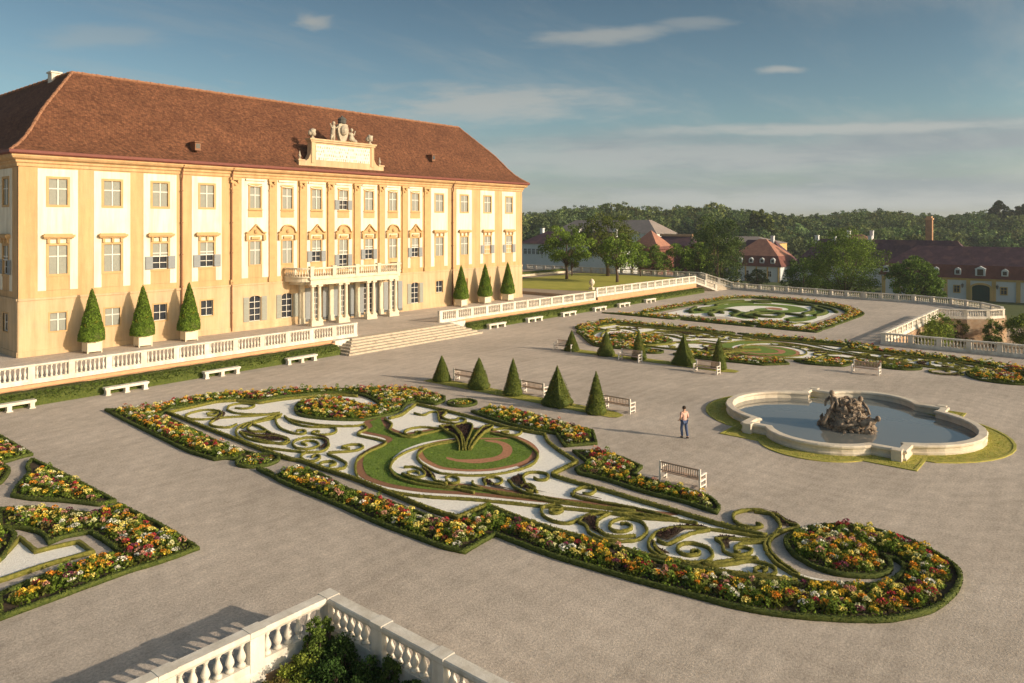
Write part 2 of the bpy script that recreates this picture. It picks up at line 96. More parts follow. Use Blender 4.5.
def roof_mat():
    m=bpy.data.materials.new('plain_tile_roof'); t,N,L=nt(m); b=N['Principled BSDF']; b.inputs['Roughness'].default_value=.9; b.inputs['Specular IOR Level'].default_value=.15
    g=N.new('ShaderNodeNewGeometry'); mp=N.new('ShaderNodeMapping'); mp.inputs['Scale'].default_value=(1,1,1); L.new(g.outputs['Position'],mp.inputs['Vector'])
    sx=N.new('ShaderNodeSeparateXYZ'); L.new(mp.outputs['Vector'],sx.inputs[0])
    ad=N.new('ShaderNodeMath'); ad.operation='ADD'; L.new(sx.outputs['X'],ad.inputs[0]); L.new(sx.outputs['Y'],ad.inputs[1])
    cx=N.new('ShaderNodeCombineXYZ'); L.new(ad.outputs[0],cx.inputs['X']); L.new(sx.outputs['Z'],cx.inputs['Y'])
    br=N.new('ShaderNodeTexBrick'); br.inputs['Scale'].default_value=2.6; br.inputs['Color1'].default_value=(.115,.056,.034,1); br.inputs['Color2'].default_value=(.19,.096,.054,1); br.inputs['Mortar'].default_value=(.10,.035,.02,1); br.inputs['Mortar Size'].default_value=.03
    L.new(cx.outputs[0],br.inputs['Vector'])
    n=N.new('ShaderNodeTexNoise'); n.inputs['Scale'].default_value=.45; n.inputs['Detail'].default_value=9; n.inputs['Roughness'].default_value=.75; L.new(g.outputs['Position'],n.inputs['Vector'])
    r=N.new('ShaderNodeValToRGB'); r.color_ramp.elements[0].position=.36; r.color_ramp.elements[1].position=.66; r.color_ramp.elements[0].color=(.78,.75,.75,1); r.color_ramp.elements[1].color=(1.15,1.12,1.08,1)
    L.new(n.outputs['Fac'],r.inputs['Fac'])
    n5=N.new('ShaderNodeTexNoise'); n5.inputs['Scale'].default_value=3.5; n5.inputs['Detail'].default_value=6; L.new(g.outputs['Position'],n5.inputs['Vector'])
    r5=N.new('ShaderNodeValToRGB'); r5.color_ramp.elements[0].position=.35; r5.color_ramp.elements[1].position=.7; r5.color_ramp.elements[0].color=(.7,.7,.7,1); r5.color_ramp.elements[1].color=(1.35,1.3,1.25,1); L.new(n5.outputs['Fac'],r5.inputs['Fac'])
    mm=N.new('ShaderNodeMix'); mm.data_type='RGBA'; mm.blend_type='MULTIPLY'; mm.inputs['Factor'].default_value=1; L.new(br.outputs['Color'],mm.inputs['A']); L.new(r.outputs['Color'],mm.inputs['B'])
    m5=N.new('ShaderNodeMix'); m5.data_type='RGBA'; m5.blend_type='MULTIPLY'; m5.inputs['Factor'].default_value=1; L.new(mm.outputs['Result'],m5.inputs['A']); L.new(r5.outputs['Color'],m5.inputs['B'])
    L.new(m5.outputs['Result'],b.inputs['Base Color'])
    bp=N.new('ShaderNodeBump'); bp.inputs['Strength'].default_value=.6; bp.inputs['Distance'].default_value=.04; L.new(br.outputs['Color'],bp.inputs['Height']); L.new(bp.outputs['Normal'],b.inputs['Normal'])
    return m
for k_ in ('ochre','ochre_pale','cream','white_stone'):
    t,N,L=nt(M[k_]); b=N['Principled BSDF']; lk=[l for l in t.links if l.to_socket==b.inputs['Base Color']][0]; src=lk.from_socket
    g=N.new('ShaderNodeNewGeometry'); mp=N.new('ShaderNodeMapping'); mp.inputs['Scale'].default_value=(1.6,1.6,.13); L.new(g.outputs['Position'],mp.inputs['Vector']); n=N.new('ShaderNodeTexNoise'); n.inputs['Scale'].default_value=1.0; n.inputs['Detail'].default_value=7; n.inputs['Roughness'].default_value=.7; L.new(mp.outputs[0],n.inputs['Vector'])
    rr=N.new('ShaderNodeValToRGB'); rr.color_ramp.elements[0].position=.35; rr.color_ramp.elements[1].position=.62; rr.color_ramp.elements[0].color=(.80,.77,.72,1); rr.color_ramp.elements[1].color=(1.03,1.03,1.03,1); L.new(n.outputs['Fac'],rr.inputs['Fac'])
    mx=N.new('ShaderNodeMix'); mx.data_type='RGBA'; mx.blend_type='MULTIPLY'; mx.inputs['Factor'].default_value=1; L.new(src,mx.inputs['A']); L.new(rr.outputs['Color'],mx.inputs['B']); L.new(mx.outputs['Result'],b.inputs['Base Color'])
M['roof']=roof_mat()
def gravel_mat():
    m=bpy.data.materials.new('fine_brown_gravel'); t,N,L=nt(m); b=N['Principled BSDF']; b.inputs['Roughness'].default_value=.95; b.inputs['Specular IOR Level'].default_value=.15
    g=N.new('ShaderNodeNewGeometry'); P=g.outputs['Position']
    def ns(sc,d,ro=.6,vec=None):
        n=N.new('ShaderNodeTexNoise'); n.inputs['Scale'].default_value=sc; n.inputs['Detail'].default_value=d; n.inputs['Roughness'].default_value=ro; L.new(vec or P,n.inputs['Vector']); return n
    def ramp(n,a,c0,z,c1):
        r=N.new('ShaderNodeValToRGB'); r.color_ramp.elements[0].position=a; r.color_ramp.elements[1].position=z; r.color_ramp.elements[0].color=(*c0,1); r.color_ramp.elements[1].color=(*c1,1); L.new(n.outputs['Fac'],r.inputs['Fac']); return r.outputs['Color']
    def mul(a,c):
        x=N.new('ShaderNodeMix'); x.data_type='RGBA'; x.blend_type='MULTIPLY'; x.inputs['Factor'].default_value=1; L.new(a,x.inputs['A']); L.new(c,x.inputs['B']); return x.outputs['Result']
    c=ramp(ns(.12,5),.32,(.44,.382,.318),.68,(.57,.497,.42))
    c=mul(c,ramp(ns(11,6,.8),.34,(.66,.66,.66),.66,(1.28,1.27,1.26)))
    c=mul(c,ramp(ns(1.6,6,.7),.3,(.88,.88,.88),.7,(1.12,1.12,1.12)))
    mp=N.new('ShaderNodeMapping'); mp.inputs['Rotation'].default_value=(0,0,R(38)); mp.inputs['Scale'].default_value=(.25,2.2,1); L.new(P,mp.inputs['Vector'])
    c=mul(c,ramp(ns(1.1,5,.6,mp.outputs['Vector']),.35,(.93,.93,.93),.65,(1.07,1.07,1.07)))
    wv=N.new('ShaderNodeTexWave'); wv.wave_type='RINGS'; wv.rings_direction='Z'; wv.inputs['Scale'].default_value=.34; wv.inputs['Distortion'].default_value=9; wv.inputs['Detail'].default_value=5; wv.inputs['Detail Scale'].default_value=.5
    mp2=N.new('ShaderNodeMapping'); mp2.inputs['Location'].default_value=(-47,-12,0); L.new(P,mp2.inputs['Vector']); L.new(mp2.outputs[0],wv.inputs['Vector']); rw=N.new('ShaderNodeValToRGB'); rw.color_ramp.elements[0].position=.2; rw.color_ramp.elements[1].position=.8; rw.color_ramp.elements[0].color=(.975,.972,.97,1); rw.color_ramp.elements[1].color=(1.02,1.02,1.02,1); L.new(wv.outputs['Fac'],rw.inputs['Fac']); c=mul(c,rw.outputs['Color'])
    c=mul(c,ramp(ns(.45,7,.7),.34,(.93,.925,.92),.66,(1.05,1.05,1.05)))
    L.new(c,b.inputs['Base Color'])
    bn=ns(14,6,.75); bp=N.new('ShaderNodeBump'); bp.inputs['Strength'].default_value=.7; bp.inputs['Distance'].default_value=.03; L.new(bn.outputs['Fac'],bp.inputs['Height']); L.new(bp.outputs['Normal'],b.inputs['Normal'])
    return m
M['gravel']=gravel_mat()
def water_mat():
    m=bpy.data.materials.new('still_pool_water'); t,N,L=nt(m); b=N['Principled BSDF']
    b.inputs['Base Color'].default_value=(.17,.18,.17,1); b.inputs['Roughness'].default_value=.04; b.inputs['Specular IOR Level'].default_value=1; b.inputs['IOR'].default_value=1.6
    g=N.new('ShaderNodeNewGeometry'); n=N.new('ShaderNodeTexNoise'); n.inputs['Scale'].default_value=2.5; n.inputs['Detail'].default_value=3; L.new(g.outputs['Position'],n.inputs['Vector'])
    bp=N.new('ShaderNodeBump'); bp.inputs['Strength'].default_value=.06; bp.inputs['Distance'].default_value=.02; L.new(n.outputs['Fac'],bp.inputs['Height']); L.new(bp.outputs['Normal'],b.inputs['Normal'])
    return m
M['water']=water_mat()
def inscr_mat():
    m=mat('worn_inscription_panel',(.76,.70,.56),.9,.05,1); t,N,L=nt(m); b=N['Principled BSDF']
    g=N.new('ShaderNodeNewGeometry'); sx=N.new('ShaderNodeSeparateXYZ'); L.new(g.outputs['Position'],sx.inputs[0])
    w=N.new('ShaderNodeTexBrick'); w.inputs['Scale'].default_value=1.0; w.inputs['Brick Width'].default_value=.3; w.inputs['Row Height'].default_value=.42; w.inputs['Mortar Size'].default_value=.07; w.inputs['Color1'].default_value=(.45,.40,.30,1); w.inputs['Color2'].default_value=(.22,.20,.16,1); w.inputs['Mortar'].default_value=(.78,.72,.58,1)
    cx=N.new('ShaderNodeCombineXYZ'); L.new(sx.outputs['X'],cx.inputs['X']); L.new(sx.outputs['Z'],cx.inputs['Y']); L.new(cx.outputs[0],w.inputs['Vector'])
    n=N.new('ShaderNodeTexNoise'); n.inputs['Scale'].default_value=2.2; L.new(g.outputs['Position'],n.inputs['Vector'])
    r=N.new('ShaderNodeValToRGB'); r.color_ramp.elements[0].position=.42; r.color_ramp.elements[1].position=.55; L.new(n.outputs['Fac'],r.inputs['Fac'])
    x=N.new('ShaderNodeMix'); x.data_type='RGBA'; L.new(r.outputs['Color'],x.inputs['Factor']); x.inputs['A'].default_value=(.78,.72,.58,1); L.new(w.outputs['Color'],x.inputs['B']); L.new(x.outputs['Result'],b.inputs['Base Color'])
    return m
M['inscr']=inscr_mat()
# ------------------------------------------------------------------ object helpers
def tag(o,label=None,cat=None,group=None,kind=None):
    if label:o['label']=label
    if cat:o['category']=cat
    if group:o['group']=group
    if kind:o['kind']=kind
    return o
def thing(name,label,cat,loc=(0,0,0),rz=0,group=None):
    o=bpy.data.objects.new(name,None); o.empty_display_size=.3; C.objects.link(o); o.location=loc; o.rotation_euler=(0,0,rz); WL[o.name]=Vector(loc); return tag(o,label,cat,group)
class MB:
    def __init__(s): s.v=[];s.f=[];s.m=[];s.mi=0;s.T=None
    def add(s,vs,fs):
        n=len(s.v); s.v+= [s.T(*p) for p in vs] if s.T else [tuple(p) for p in vs]
        for f in fs: s.f.append([i+n for i in f]); s.m.append(s.mi)
    def box(s,x0,x1,y0,y1,z0,z1):
        s.add([(x0,y0,z0),(x1,y0,z0),(x1,y1,z0),(x0,y1,z0),(x0,y0,z1),(x1,y0,z1),(x1,y1,z1),(x0,y1,z1)],[(3,2,1,0),(4,5,6,7),(0,1,5,4),(1,2,6,5),(2,3,7,6),(3,0,4,7)])
    def lathe(s,cx,cy,prof,n=10,a0=0,sx=1,sy=1):
        vs=[];fs=[];k=len(prof)
        for r,z in prof:
            for i in range(n):
                a=a0+2*PI*i/n; vs.append((cx+r*math.cos(a)*sx,cy+r*math.sin(a)*sy,z))
        for j in range(k-1):
            for i in range(n): fs.append((j*n+i,j*n+(i+1)%n,(j+1)*n+(i+1)%n,(j+1)*n+i))
        fs.append(tuple(reversed(range(n)))); fs.append(tuple((k-1)*n+i for i in range(n))); s.add(vs,fs)
    def prism(s,poly,z0,z1):
        n=len(poly); tess=tessellate_polygon([[Vector((p[0],p[1],0)) for p in poly]])
        vs=[(p[0],p[1],z0) for p in poly]+[(p[0],p[1],z1) for p in poly]
        fs=[tuple(i+n for i in t) for t in tess]+[tuple(t) for t in tess]+[(i,(i+1)%n,(i+1)%n+n,i+n) for i in range(n)]; s.add(vs,fs)
    def slab(s,poly,o0,o1):  # polygon in (u,z), extruded along the frame's out axis (second coordinate)
        n=len(poly); tess=tessellate_polygon([[Vector((p[0],p[1],0)) for p in poly]])
        vs=[(p[0],o0,p[1]) for p in poly]+[(p[0],o1,p[1]) for p in poly]
        s.add(vs,[tuple(i+n for i in t) for t in tess]+[tuple(t) for t in tess]+[(i,(i+1)%n,(i+1)%n+n,i+n) for i in range(n)])
    def tube(s,pts,rad,n=6):
        vs=[];fs=[]
        for i,p in enumerate(pts):
            p=Vector(p); d=(Vector(pts[min(i+1,len(pts)-1)])-Vector(pts[max(i-1,0)])).normalized()
            a=d.cross(Vector((0,0,1))) if abs(d.z)<.95 else d.cross(Vector((1,0,0))); a.normalize(); b=d.cross(a); r=rad[i] if isinstance(rad,(list,tuple)) else rad
            for k in range(n): q=p+a*math.cos(2*PI*k/n)*r+b*math.sin(2*PI*k/n)*r; vs.append(tuple(q))
        for i in range(len(pts)-1):
            for k in range(n): fs.append((i*n+k,i*n+(k+1)%n,(i+1)*n+(k+1)%n,(i+1)*n+k))
        fs.append(tuple(range(n))); fs.append(tuple((len(pts)-1)*n+k for k in range(n))); s.add(vs,fs)
    def sphere(s,c,r,n=10,m=7,sz=1,dis=0):
        prof=[(math.sin(PI*j/m),-math.cos(PI*j/m)) for j in range(m+1)]; vs=[];fs=[]
        for a,z in prof:
            for i in range(n):
                v=Vector((a*math.cos(2*PI*i/n),a*math.sin(2*PI*i/n),z))
                k=1+(dis*noise.noise(v*1.7+Vector(c)*3.1) if dis else 0); vs.append((c[0]+v.x*r*k,c[1]+v.y*r*k,c[2]+v.z*r*sz*k))
        for j in range(m):
            for i in range(n): fs.append((j*n+i,j*n+(i+1)%n,(j+1)*n+(i+1)%n,(j+1)*n+i))
        s.add(vs,fs)
    def build(s,name,mats,parent=None,smooth=False,recalc=True,label=None):
        me=bpy.data.meshes.new(name); off=root_loc(parent)
        me.from_pydata([(a-off[0],b-off[1],c-off[2]) for a,b,c in s.v],[],s.f)
        for m in (mats if isinstance(mats,(list,tuple)) else [mats]): me.materials.append(m)
        me.polygons.foreach_set('material_index',s.m)
        if recalc:
            bm=bmesh.new(); bm.from_mesh(me); bmesh.ops.remove_doubles(bm,verts=bm.verts,dist=1e-5); bmesh.ops.recalc_face_normals(bm,faces=bm.faces); bm.to_mesh(me); bm.free()
        if smooth: me.polygons.foreach_set('use_smooth',[True]*len(me.polygons))
        return link(name,me,parent,label)
def root_loc(p):
    while p and p.parent: p=p.parent
    return tuple(p.location) if p else (0,0,0)
def link(name,me,parent=None,label=None):
    o=bpy.data.objects.new(name,me); C.objects.link(o)
    if parent: o.parent=parent
    if label: o['label']=label
    return o
def struct(name,mb,m,**k): return tag(mb.build(name,m,**k),kind='structure')
def copy_tree(o,loc,rz,label,parent=None):
    c=o.copy(); C.objects.link(c)
    if parent: c.parent=parent
    else:
        c.location=loc; c.rotation_euler=(0,0,rz); c['label']=label
    for ch in list(o.children): copy_tree(ch,None,None,None,c)
    return c
def smooth_curve(pts,closed=False,step=.15):
    P=[Vector((p[0],p[1],0)) for p in pts]; n=len(P); out=[]
    rngi=range(n) if closed else range(n-1)
    for i in rngi:
        p1=P[i];p2=P[(i+1)%n]; p0=P[i-1] if (closed or i>0) else p1*2-p2; p3=P[(i+2)%n] if (closed or i<n-2) else p2*2-p1
        d=(p2-p1).length; k=max(1,int(d/step))
        # keep sharp corners: shorten tangents to chord length
        t1=(p2-p0); t2=(p3-p1)
        t1=t1.normalized()*d if t1.length>1e-6 else t1; t2=t2.normalized()*d if t2.length>1e-6 else t2
        for j in range(k):
            t=j/k; h1=2*t**3-3*t*t+1; h2=t**3-2*t*t+t; h3=-2*t**3+3*t*t; h4=t**3-t*t
            q=p1*h1+t1*h2*.8+p2*h3+t2*h4*.8; out.append((q.x,q.y))
    if not closed: out.append((P[-1].x,P[-1].y))
    return out
def corner_curve(pts,closed=False,step=.2,ang=40):
    """smooth only where the trace turns gently; corners stay sharp"""
    n=len(pts); out=[]
    def sharp(i):
        if not closed and i in (0,n-1): return True
        a=Vector(pts[i])-Vector(pts[i-1]); b=Vector(pts[(i+1)%n])-Vector(pts[i])
        return a.length<1e-6 or b.length<1e-6 or math.degrees(a.angle(b))>ang
    sh=[i for i in range(n) if sharp(i)]
    if not sh: return smooth_curve(pts,closed,step)
    segs=[]
    for k in range(len(sh)-(0 if closed else 1)):
        a=sh[k]; b=sh[(k+1)%len(sh)]; 
        if b<=a: b+=n
        segs.append([pts[i%n] for i in range(a,b+1)])
    for g in segs: out+=smooth_curve(g,False,step)[:-1]
    if not closed: out.append(tuple(pts[-1]))
    return out
def sweep(mb,path,prof,closed=False,zs=None,jit=0,end_taper=False):
    """sweep a profile [(offset,z)...] (open at the bottom or closed loop) along an xy path with mitred corners"""
    n=len(path); k=len(prof); vs=[]; fs=[]
    for i in range(n):
        p=Vector(path[i][:2]); a=Vector(path[i-1][:2]) if (closed or i>0) else None; b=Vector(path[(i+1)%n][:2]) if (closed or i<n-1) else None
        d1=(p-a) if a is not None else (b-p); d2=(b-p) if b is not None else (p-a)
        if d1.length<1e-7:d1=d2.copy()
        if d2.length<1e-7:d2=d1.copy()
        d1=d1.normalized();d2=d2.normalized(); n1=Vector((-d1.y,d1.x));n2=Vector((-d2.y,d2.x)); m=n1+n2
        m=m.normalized() if m.length>.2 else n1; sc=1/max(.45,m.dot(n1)); z=zs[i] if zs else 0
        for o,h in prof:
            q=p+m*o*sc
            if jit:
                w=noise.noise_vector(Vector((q.x*5,q.y*5,h*7+3)))*jit; vs.append((q.x+w.x,q.y+w.y,z+h+w.z*.6*(h>.03)))
            else: vs.append((q.x,q.y,z+h))
    for i in range(n if closed else n-1):
        for j in range(k): fs.append((i*k+j,i*k+(j+1)%k,((i+1)%n)*k+(j+1)%k,((i+1)%n)*k+j))
    if not closed: fs.append(tuple(range(k))); fs.append(tuple((n-1)*k+j for j in range(k)))
    mb.add(vs,fs)
def hedge_prof(w,h): return [(-w/2,0),(-w/2*1.04,h*.6),(-w/2*.94,h*.95),(-w*.2,h),(w*.2,h),(w/2*.94,h*.95),(w/2*1.04,h*.6),(w/2,0)]
def sheet(name,poly,z,m,kind='structure',parent=None,thick=0,label=None):
    mb=MB(); 
    if thick: mb.prism(poly,z-thick,z)
    else: 
        tess=tessellate_polygon([[Vector((p[0],p[1],0)) for p in poly]]); mb.add([(p[0],p[1],z) for p in poly],tess)
    o=mb.build(name,m,parent,recalc=bool(thick)); 
    if not thick:
        me=o.data
        if sum(p.normal.z for p in me.polygons)<0: me.flip_normals()
    if kind: o['kind']=kind
    return o
# ---- leaf / petal cards
def cards_mesh(name,c,size,col,up=.35,m=None,parent=None,aspect=.7,norm=None):
    n=len(c); c=np.asarray(c,float); off=np.array(root_loc(parent)); c=c-off
    nv=rng.normal(size=(n,3)); nv/=np.linalg.norm(nv,axis=1)[:,None]
    if norm is not None: nv=nv*.75+norm
    nv[:,2]+=up; nv/=np.linalg.norm(nv,axis=1)[:,None]
    t=np.cross(nv,rng.normal(size=(n,3))); t/=np.linalg.norm(t,axis=1)[:,None]; b=np.cross(nv,t)
    s=(np.asarray(size)*np.ones(n))[:,None]*.5; a=s*aspect
    bend=nv*s*.25
    V=np.stack([c-t*s-bend,c-b*a+bend*.3,c+t*s-bend,c+b*a+bend*.3],1).reshape(-1,3)
    me=bpy.data.meshes.new(name); me.vertices.add(4*n); me.vertices.foreach_set('co',V.ravel().astype(np.float32))
    me.loops.add(4*n); me.loops.foreach_set('vertex_index',np.arange(4*n,dtype=np.int32)); me.polygons.add(n); me.polygons.foreach_set('loop_start',np.arange(0,4*n,4,dtype=np.int32)); me.update(calc_edges=True)
    at=me.color_attributes.new('Col','FLOAT_COLOR','POINT'); cc=np.ones((n,4)); cc[:,:3]=col; at.data.foreach_set('color',np.repeat(cc,4,axis=0).ravel().astype(np.float32))
    me.materials.append(m or M['leaf']); return link(name,me,parent)
def inside(px,py,poly):
    r=np.zeros(len(px),bool); n=len(poly)
    for i in range(n):
        x1,y1=poly[i];x2,y2=poly[i-1]
        c=((y1>py)!=(y2>py)); 
        with np.errstate(divide='ignore',invalid='ignore'): r^=c&(px<(x2-x1)*(py-y1)/(y2-y1+1e-12)+x1)
    return r
def edge_dist(px,py,poly):
    d=np.full(len(px),1e9); n=len(poly)
    for i in range(n):
        x1,y1=poly[i-1];x2,y2=poly[i]; dx,dy=x2-x1,y2-y1; L=dx*dx+dy*dy+1e-12
        t=np.clip(((px-x1)*dx+(py-y1)*dy)/L,0,1); d=np.minimum(d,np.hypot(px-x1-t*dx,py-y1-t*dy))
    return d
def hedge_leaves(path,w,h,parent,per_m=70,size=(.035,.07),base=(.07,.10,.012),tip=(.36,.33,.07),closed=False):
    P=np.array([q[:2] for q in path]+([path[0][:2]] if closed else [])); d=np.diff(P,axis=0); Ls=np.hypot(d[:,0],d[:,1]); tot=Ls.sum(); n=int(tot*per_m)
    if n<2: return
    s=np.sort(rng.uniform(0,tot,n)); cum=np.concatenate([[0],np.cumsum(Ls)]); i=np.clip(np.searchsorted(cum,s)-1,0,len(Ls)-1); t=(s-cum[i])/np.maximum(Ls[i],1e-6); q=P[i]+d[i]*t[:,None]; nn=np.stack([-d[i][:,1],d[i][:,0]],1)/np.maximum(Ls[i],1e-6)[:,None]
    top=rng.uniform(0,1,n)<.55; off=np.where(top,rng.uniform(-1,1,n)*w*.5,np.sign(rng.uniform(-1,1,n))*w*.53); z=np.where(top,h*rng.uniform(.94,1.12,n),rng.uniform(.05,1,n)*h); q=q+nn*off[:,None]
    col=np.array(base)+(np.array(tip)-np.array(base))*rng.uniform(0,1,(n,1))*(.35+.65*top[:,None])  # top leaves coloured lighter than side leaves, standing in for sunlit hedge tops
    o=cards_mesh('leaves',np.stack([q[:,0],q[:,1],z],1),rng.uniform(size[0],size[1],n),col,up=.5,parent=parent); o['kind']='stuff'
SP=[ # petal colour, leaf colour, weight, height
 ((.76,.52,.06),(.14,.19,.02),.23,.42),((.74,.31,.04),(.13,.15,.02),.16,.38),((.82,.70,.20),(.15,.20,.03),.18,.42),
 ((.86,.82,.70),(.15,.20,.04),.14,.36),((.44,.05,.06),(.11,.09,.025),.075,.42),((.62,.32,.24),(.13,.15,.03),.07,.48),
 ((.20,.05,.09),(.08,.09,.03),.04,.42),((.78,.76,.42),(.16,.21,.04),.07,.38),((.18,.25,.04),(.11,.17,.02),.16,.5)]
def flowers(name,poly,parent,dens=.25,nf=26,nl=22,seed=0,inset=.29,hs=1.0,fs=1.0):
    P=np.array(poly); x0,y0=P.min(0);x1,y1=P.max(0); g=np.random.default_rng(seed)
    X,Y=np.meshgrid(np.arange(x0,x1,dens),np.arange(y0,y1,dens)); X=X.ravel()+g.uniform(-.4,.4,X.size)*dens; Y=Y.ravel()+g.uniform(-.4,.4,Y.size)*dens
    k=inside(X,Y,poly); X,Y=X[k],Y[k]; k=edge_dist(X,Y,poly)>inset; X,Y=X[k],Y[k]; n=len(X)
    if n==0: return None
    w=np.array([s[2] for s in SP]); w/=w.sum(); cum=np.cumsum(w)
    pat=np.array([noise.noise(Vector((x*.75,y*.75,seed)))*.9 for x,y in zip(X,Y)]); u=(pat*1.6+.37*np.floor(g.uniform(0,2.3,n))+g.uniform(0,1,n)*.5)%1.0
    sp=np.searchsorted(cum,u*.9999)
    H=np.array([s[3] for s in SP])[sp]*g.uniform(.5,1.35,n)*hs; Rr=dens*g.uniform(.40,.80,n)
    def dome(cnt,lo,rs):
        th=g.uniform(0,2*PI,(n,cnt)); q=g.uniform(0,1,(n,cnt))**.5; z=np.sqrt(np.clip(1-q*q*.85,0,1)); zz=lo+(1-lo)*z*g.uniform(.8,1.05,(n,cnt))
        return np.stack([X[:,None]+np.cos(th)*q*Rr[:,None]*rs,Y[:,None]+np.sin(th)*q*Rr[:,None]*rs,H[:,None]*zz],-1).reshape(-1,3)
    pc=np.array([s[0] for s in SP])[sp]; lc=np.array([s[1] for s in SP])[sp]
    nf=nf; A=dome(nf,.6,.8); 
    q=g.uniform(0,1,(n,nl)); B=dome(nl,0,1.5); B[:,2]*=g.uniform(.1,.95,len(B))
    jit=g.uniform(.8,1.2,(n*nf,1)); ca=np.repeat(pc,nf,0)*jit; cb=np.repeat(lc,nl,0)*g.uniform(.7,1.5,(n*nl,1))
    c=np.concatenate([A,B]); col=np.clip(np.concatenate([ca,cb]),0,.9); sz=np.concatenate([g.uniform(.05,.10,len(A))*fs,g.uniform(.09,.17,len(B))*fs])
    o=cards_mesh(name,c,sz,col,up=.7,m=M['flower'],parent=parent,aspect=.8); o['kind']='stuff'; return o
def flower_bed(poly,label,group='flower beds edged with low box hedge',seed=0,dens=.25,nf=26,nl=22,hs=1.0,fs=1.0,step=.25,smooth=True,mirror=False):
    hs*=.92; fs*=.9; nf=int(nf*1.15)
    poly=[tuple(p) for p in poly]
    if mirror: poly=[(97.1-x,y) for x,y in poly][::-1]
    c=corner_curve(poly,True,step) if smooth else poly
    cx=sum(p[0] for p in c)/len(c); cy=sum(p[1] for p in c)/len(c)
    t=thing('flower_bed',label,'flower bed',(round(cx,2),round(cy,2),0),group=group)
    sheet('soil',c,.05,M['soil'],None,t)
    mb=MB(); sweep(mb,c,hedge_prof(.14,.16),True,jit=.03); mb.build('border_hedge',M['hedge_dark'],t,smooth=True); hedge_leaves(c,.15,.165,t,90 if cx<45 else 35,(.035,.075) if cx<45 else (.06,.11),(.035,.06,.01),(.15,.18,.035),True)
    flowers('flowers',c,t,dens,nf,nl,seed,hs=hs,fs=fs); return t
# ------------------------------------------------------------------ world, sun, camera
AZ=math.atan2(-.957,.29); EL=R(18.5)
w=bpy.data.worlds.new('World'); S.world=w; w.use_nodes=True; N=w.node_tree.nodes; L=w.node_tree.links; bg=N['Background']
sky=N.new('ShaderNodeTexSky'); sky.sky_type='NISHITA'; sky.sun_disc=False; sky.sun_elevation=EL; sky.sun_rotation=PI/2-AZ; sky.altitude=200; sky.air_density=1.0; sky.dust_density=1.2; sky.ozone_density=2.0
tc=N.new('ShaderNodeTexCoord'); sp=N.new('ShaderNodeSeparateXYZ'); L.new(tc.outputs['Generated'],sp.inputs[0])
def mth(op,a,b=None,clamp=False):
    n=N.new('ShaderNodeMath'); n.operation=op; n.use_clamp=clamp
    for i,x in enumerate((a,b)):
        if x is None: continue
        if isinstance(x,(int,float)): n.inputs[i].default_value=x
        else: L.new(x,n.inputs[i])
    return n.outputs[0]
zz=mth('ADD',mth('MAXIMUM',sp.outputs['Z'],0),.10)
cv=N.new('ShaderNodeCombineXYZ'); L.new(mth('DIVIDE',sp.outputs['X'],zz),cv.inputs['X']); L.new(mth('DIVIDE',sp.outputs['Y'],zz),cv.inputs['Y'])
def wn(vec,sc,det,ro,rot=0,scl=(1,1,1)):
    mp=N.new('ShaderNodeMapping'); mp.inputs['Rotation'].default_value=(0,0,rot); mp.inputs['Scale'].default_value=scl; L.new(vec,mp.inputs['Vector'])
    n=N.new('ShaderNodeTexNoise'); n.inputs['Scale'].default_value=sc; n.inputs['Detail'].default_value=det; n.inputs['Roughness'].default_value=ro; L.new(mp.outputs['Vector'],n.inputs['Vector']); return n.outputs['Fac']
def wr(f,a,b):
    n=N.new('ShaderNodeMapRange'); n.interpolation_type='SMOOTHSTEP'; n.inputs['From Min'].default_value=a; n.inputs['From Max'].default_value=b; L.new(f,n.inputs['Value']); return n.outputs['Result']
wisp=wr(wn(cv.outputs[0],.5,10,.62,R(-50),(1,3.2,1)),.47,.68)
puff=wr(wn(cv.outputs[0],1.3,9,.6,R(-50),(1,1.6,1)),.60,.70)
band=mth('MULTIPLY',wr(sp.outputs['Z'],-.02,.04),mth('SUBTRACT',1,wr(sp.outputs['Z'],.11,.17)))
bandn=mth('MULTIPLY',band,wr(wn(tc.outputs['Generated'],2.6,8,.55,0,(1,1,9)),.30,.62))
msk=mth('MAXIMUM',mth('MULTIPLY',wisp,.28),mth('MULTIPLY',puff,.25))
fw=(math.cos(R(39.75)),math.sin(R(39.75)),0); rg=(math.sin(R(39.75)),-math.cos(R(39.75)),0)
def dot(v):
    n=N.new('ShaderNodeVectorMath'); n.operation='DOT_PRODUCT'; L.new(tc.outputs['Generated'],n.inputs[0]); n.inputs[1].default_value=v; return n.outputs['Value']
den=mth('MAXIMUM',dot(fw),.05); U=mth('DIVIDE',dot(rg),den); Vv=mth('DIVIDE',sp.outputs['Z'],den); uv=N.new('ShaderNodeCombineXYZ'); L.new(U,uv.inputs['X']); L.new(Vv,uv.inputs['Y'])
cn1=wn(uv.outputs[0],9,9,.62,R(-6),(1,5.5,1)); cn2=wn(uv.outputs[0],22,8,.6,0,(1,2.2,1))
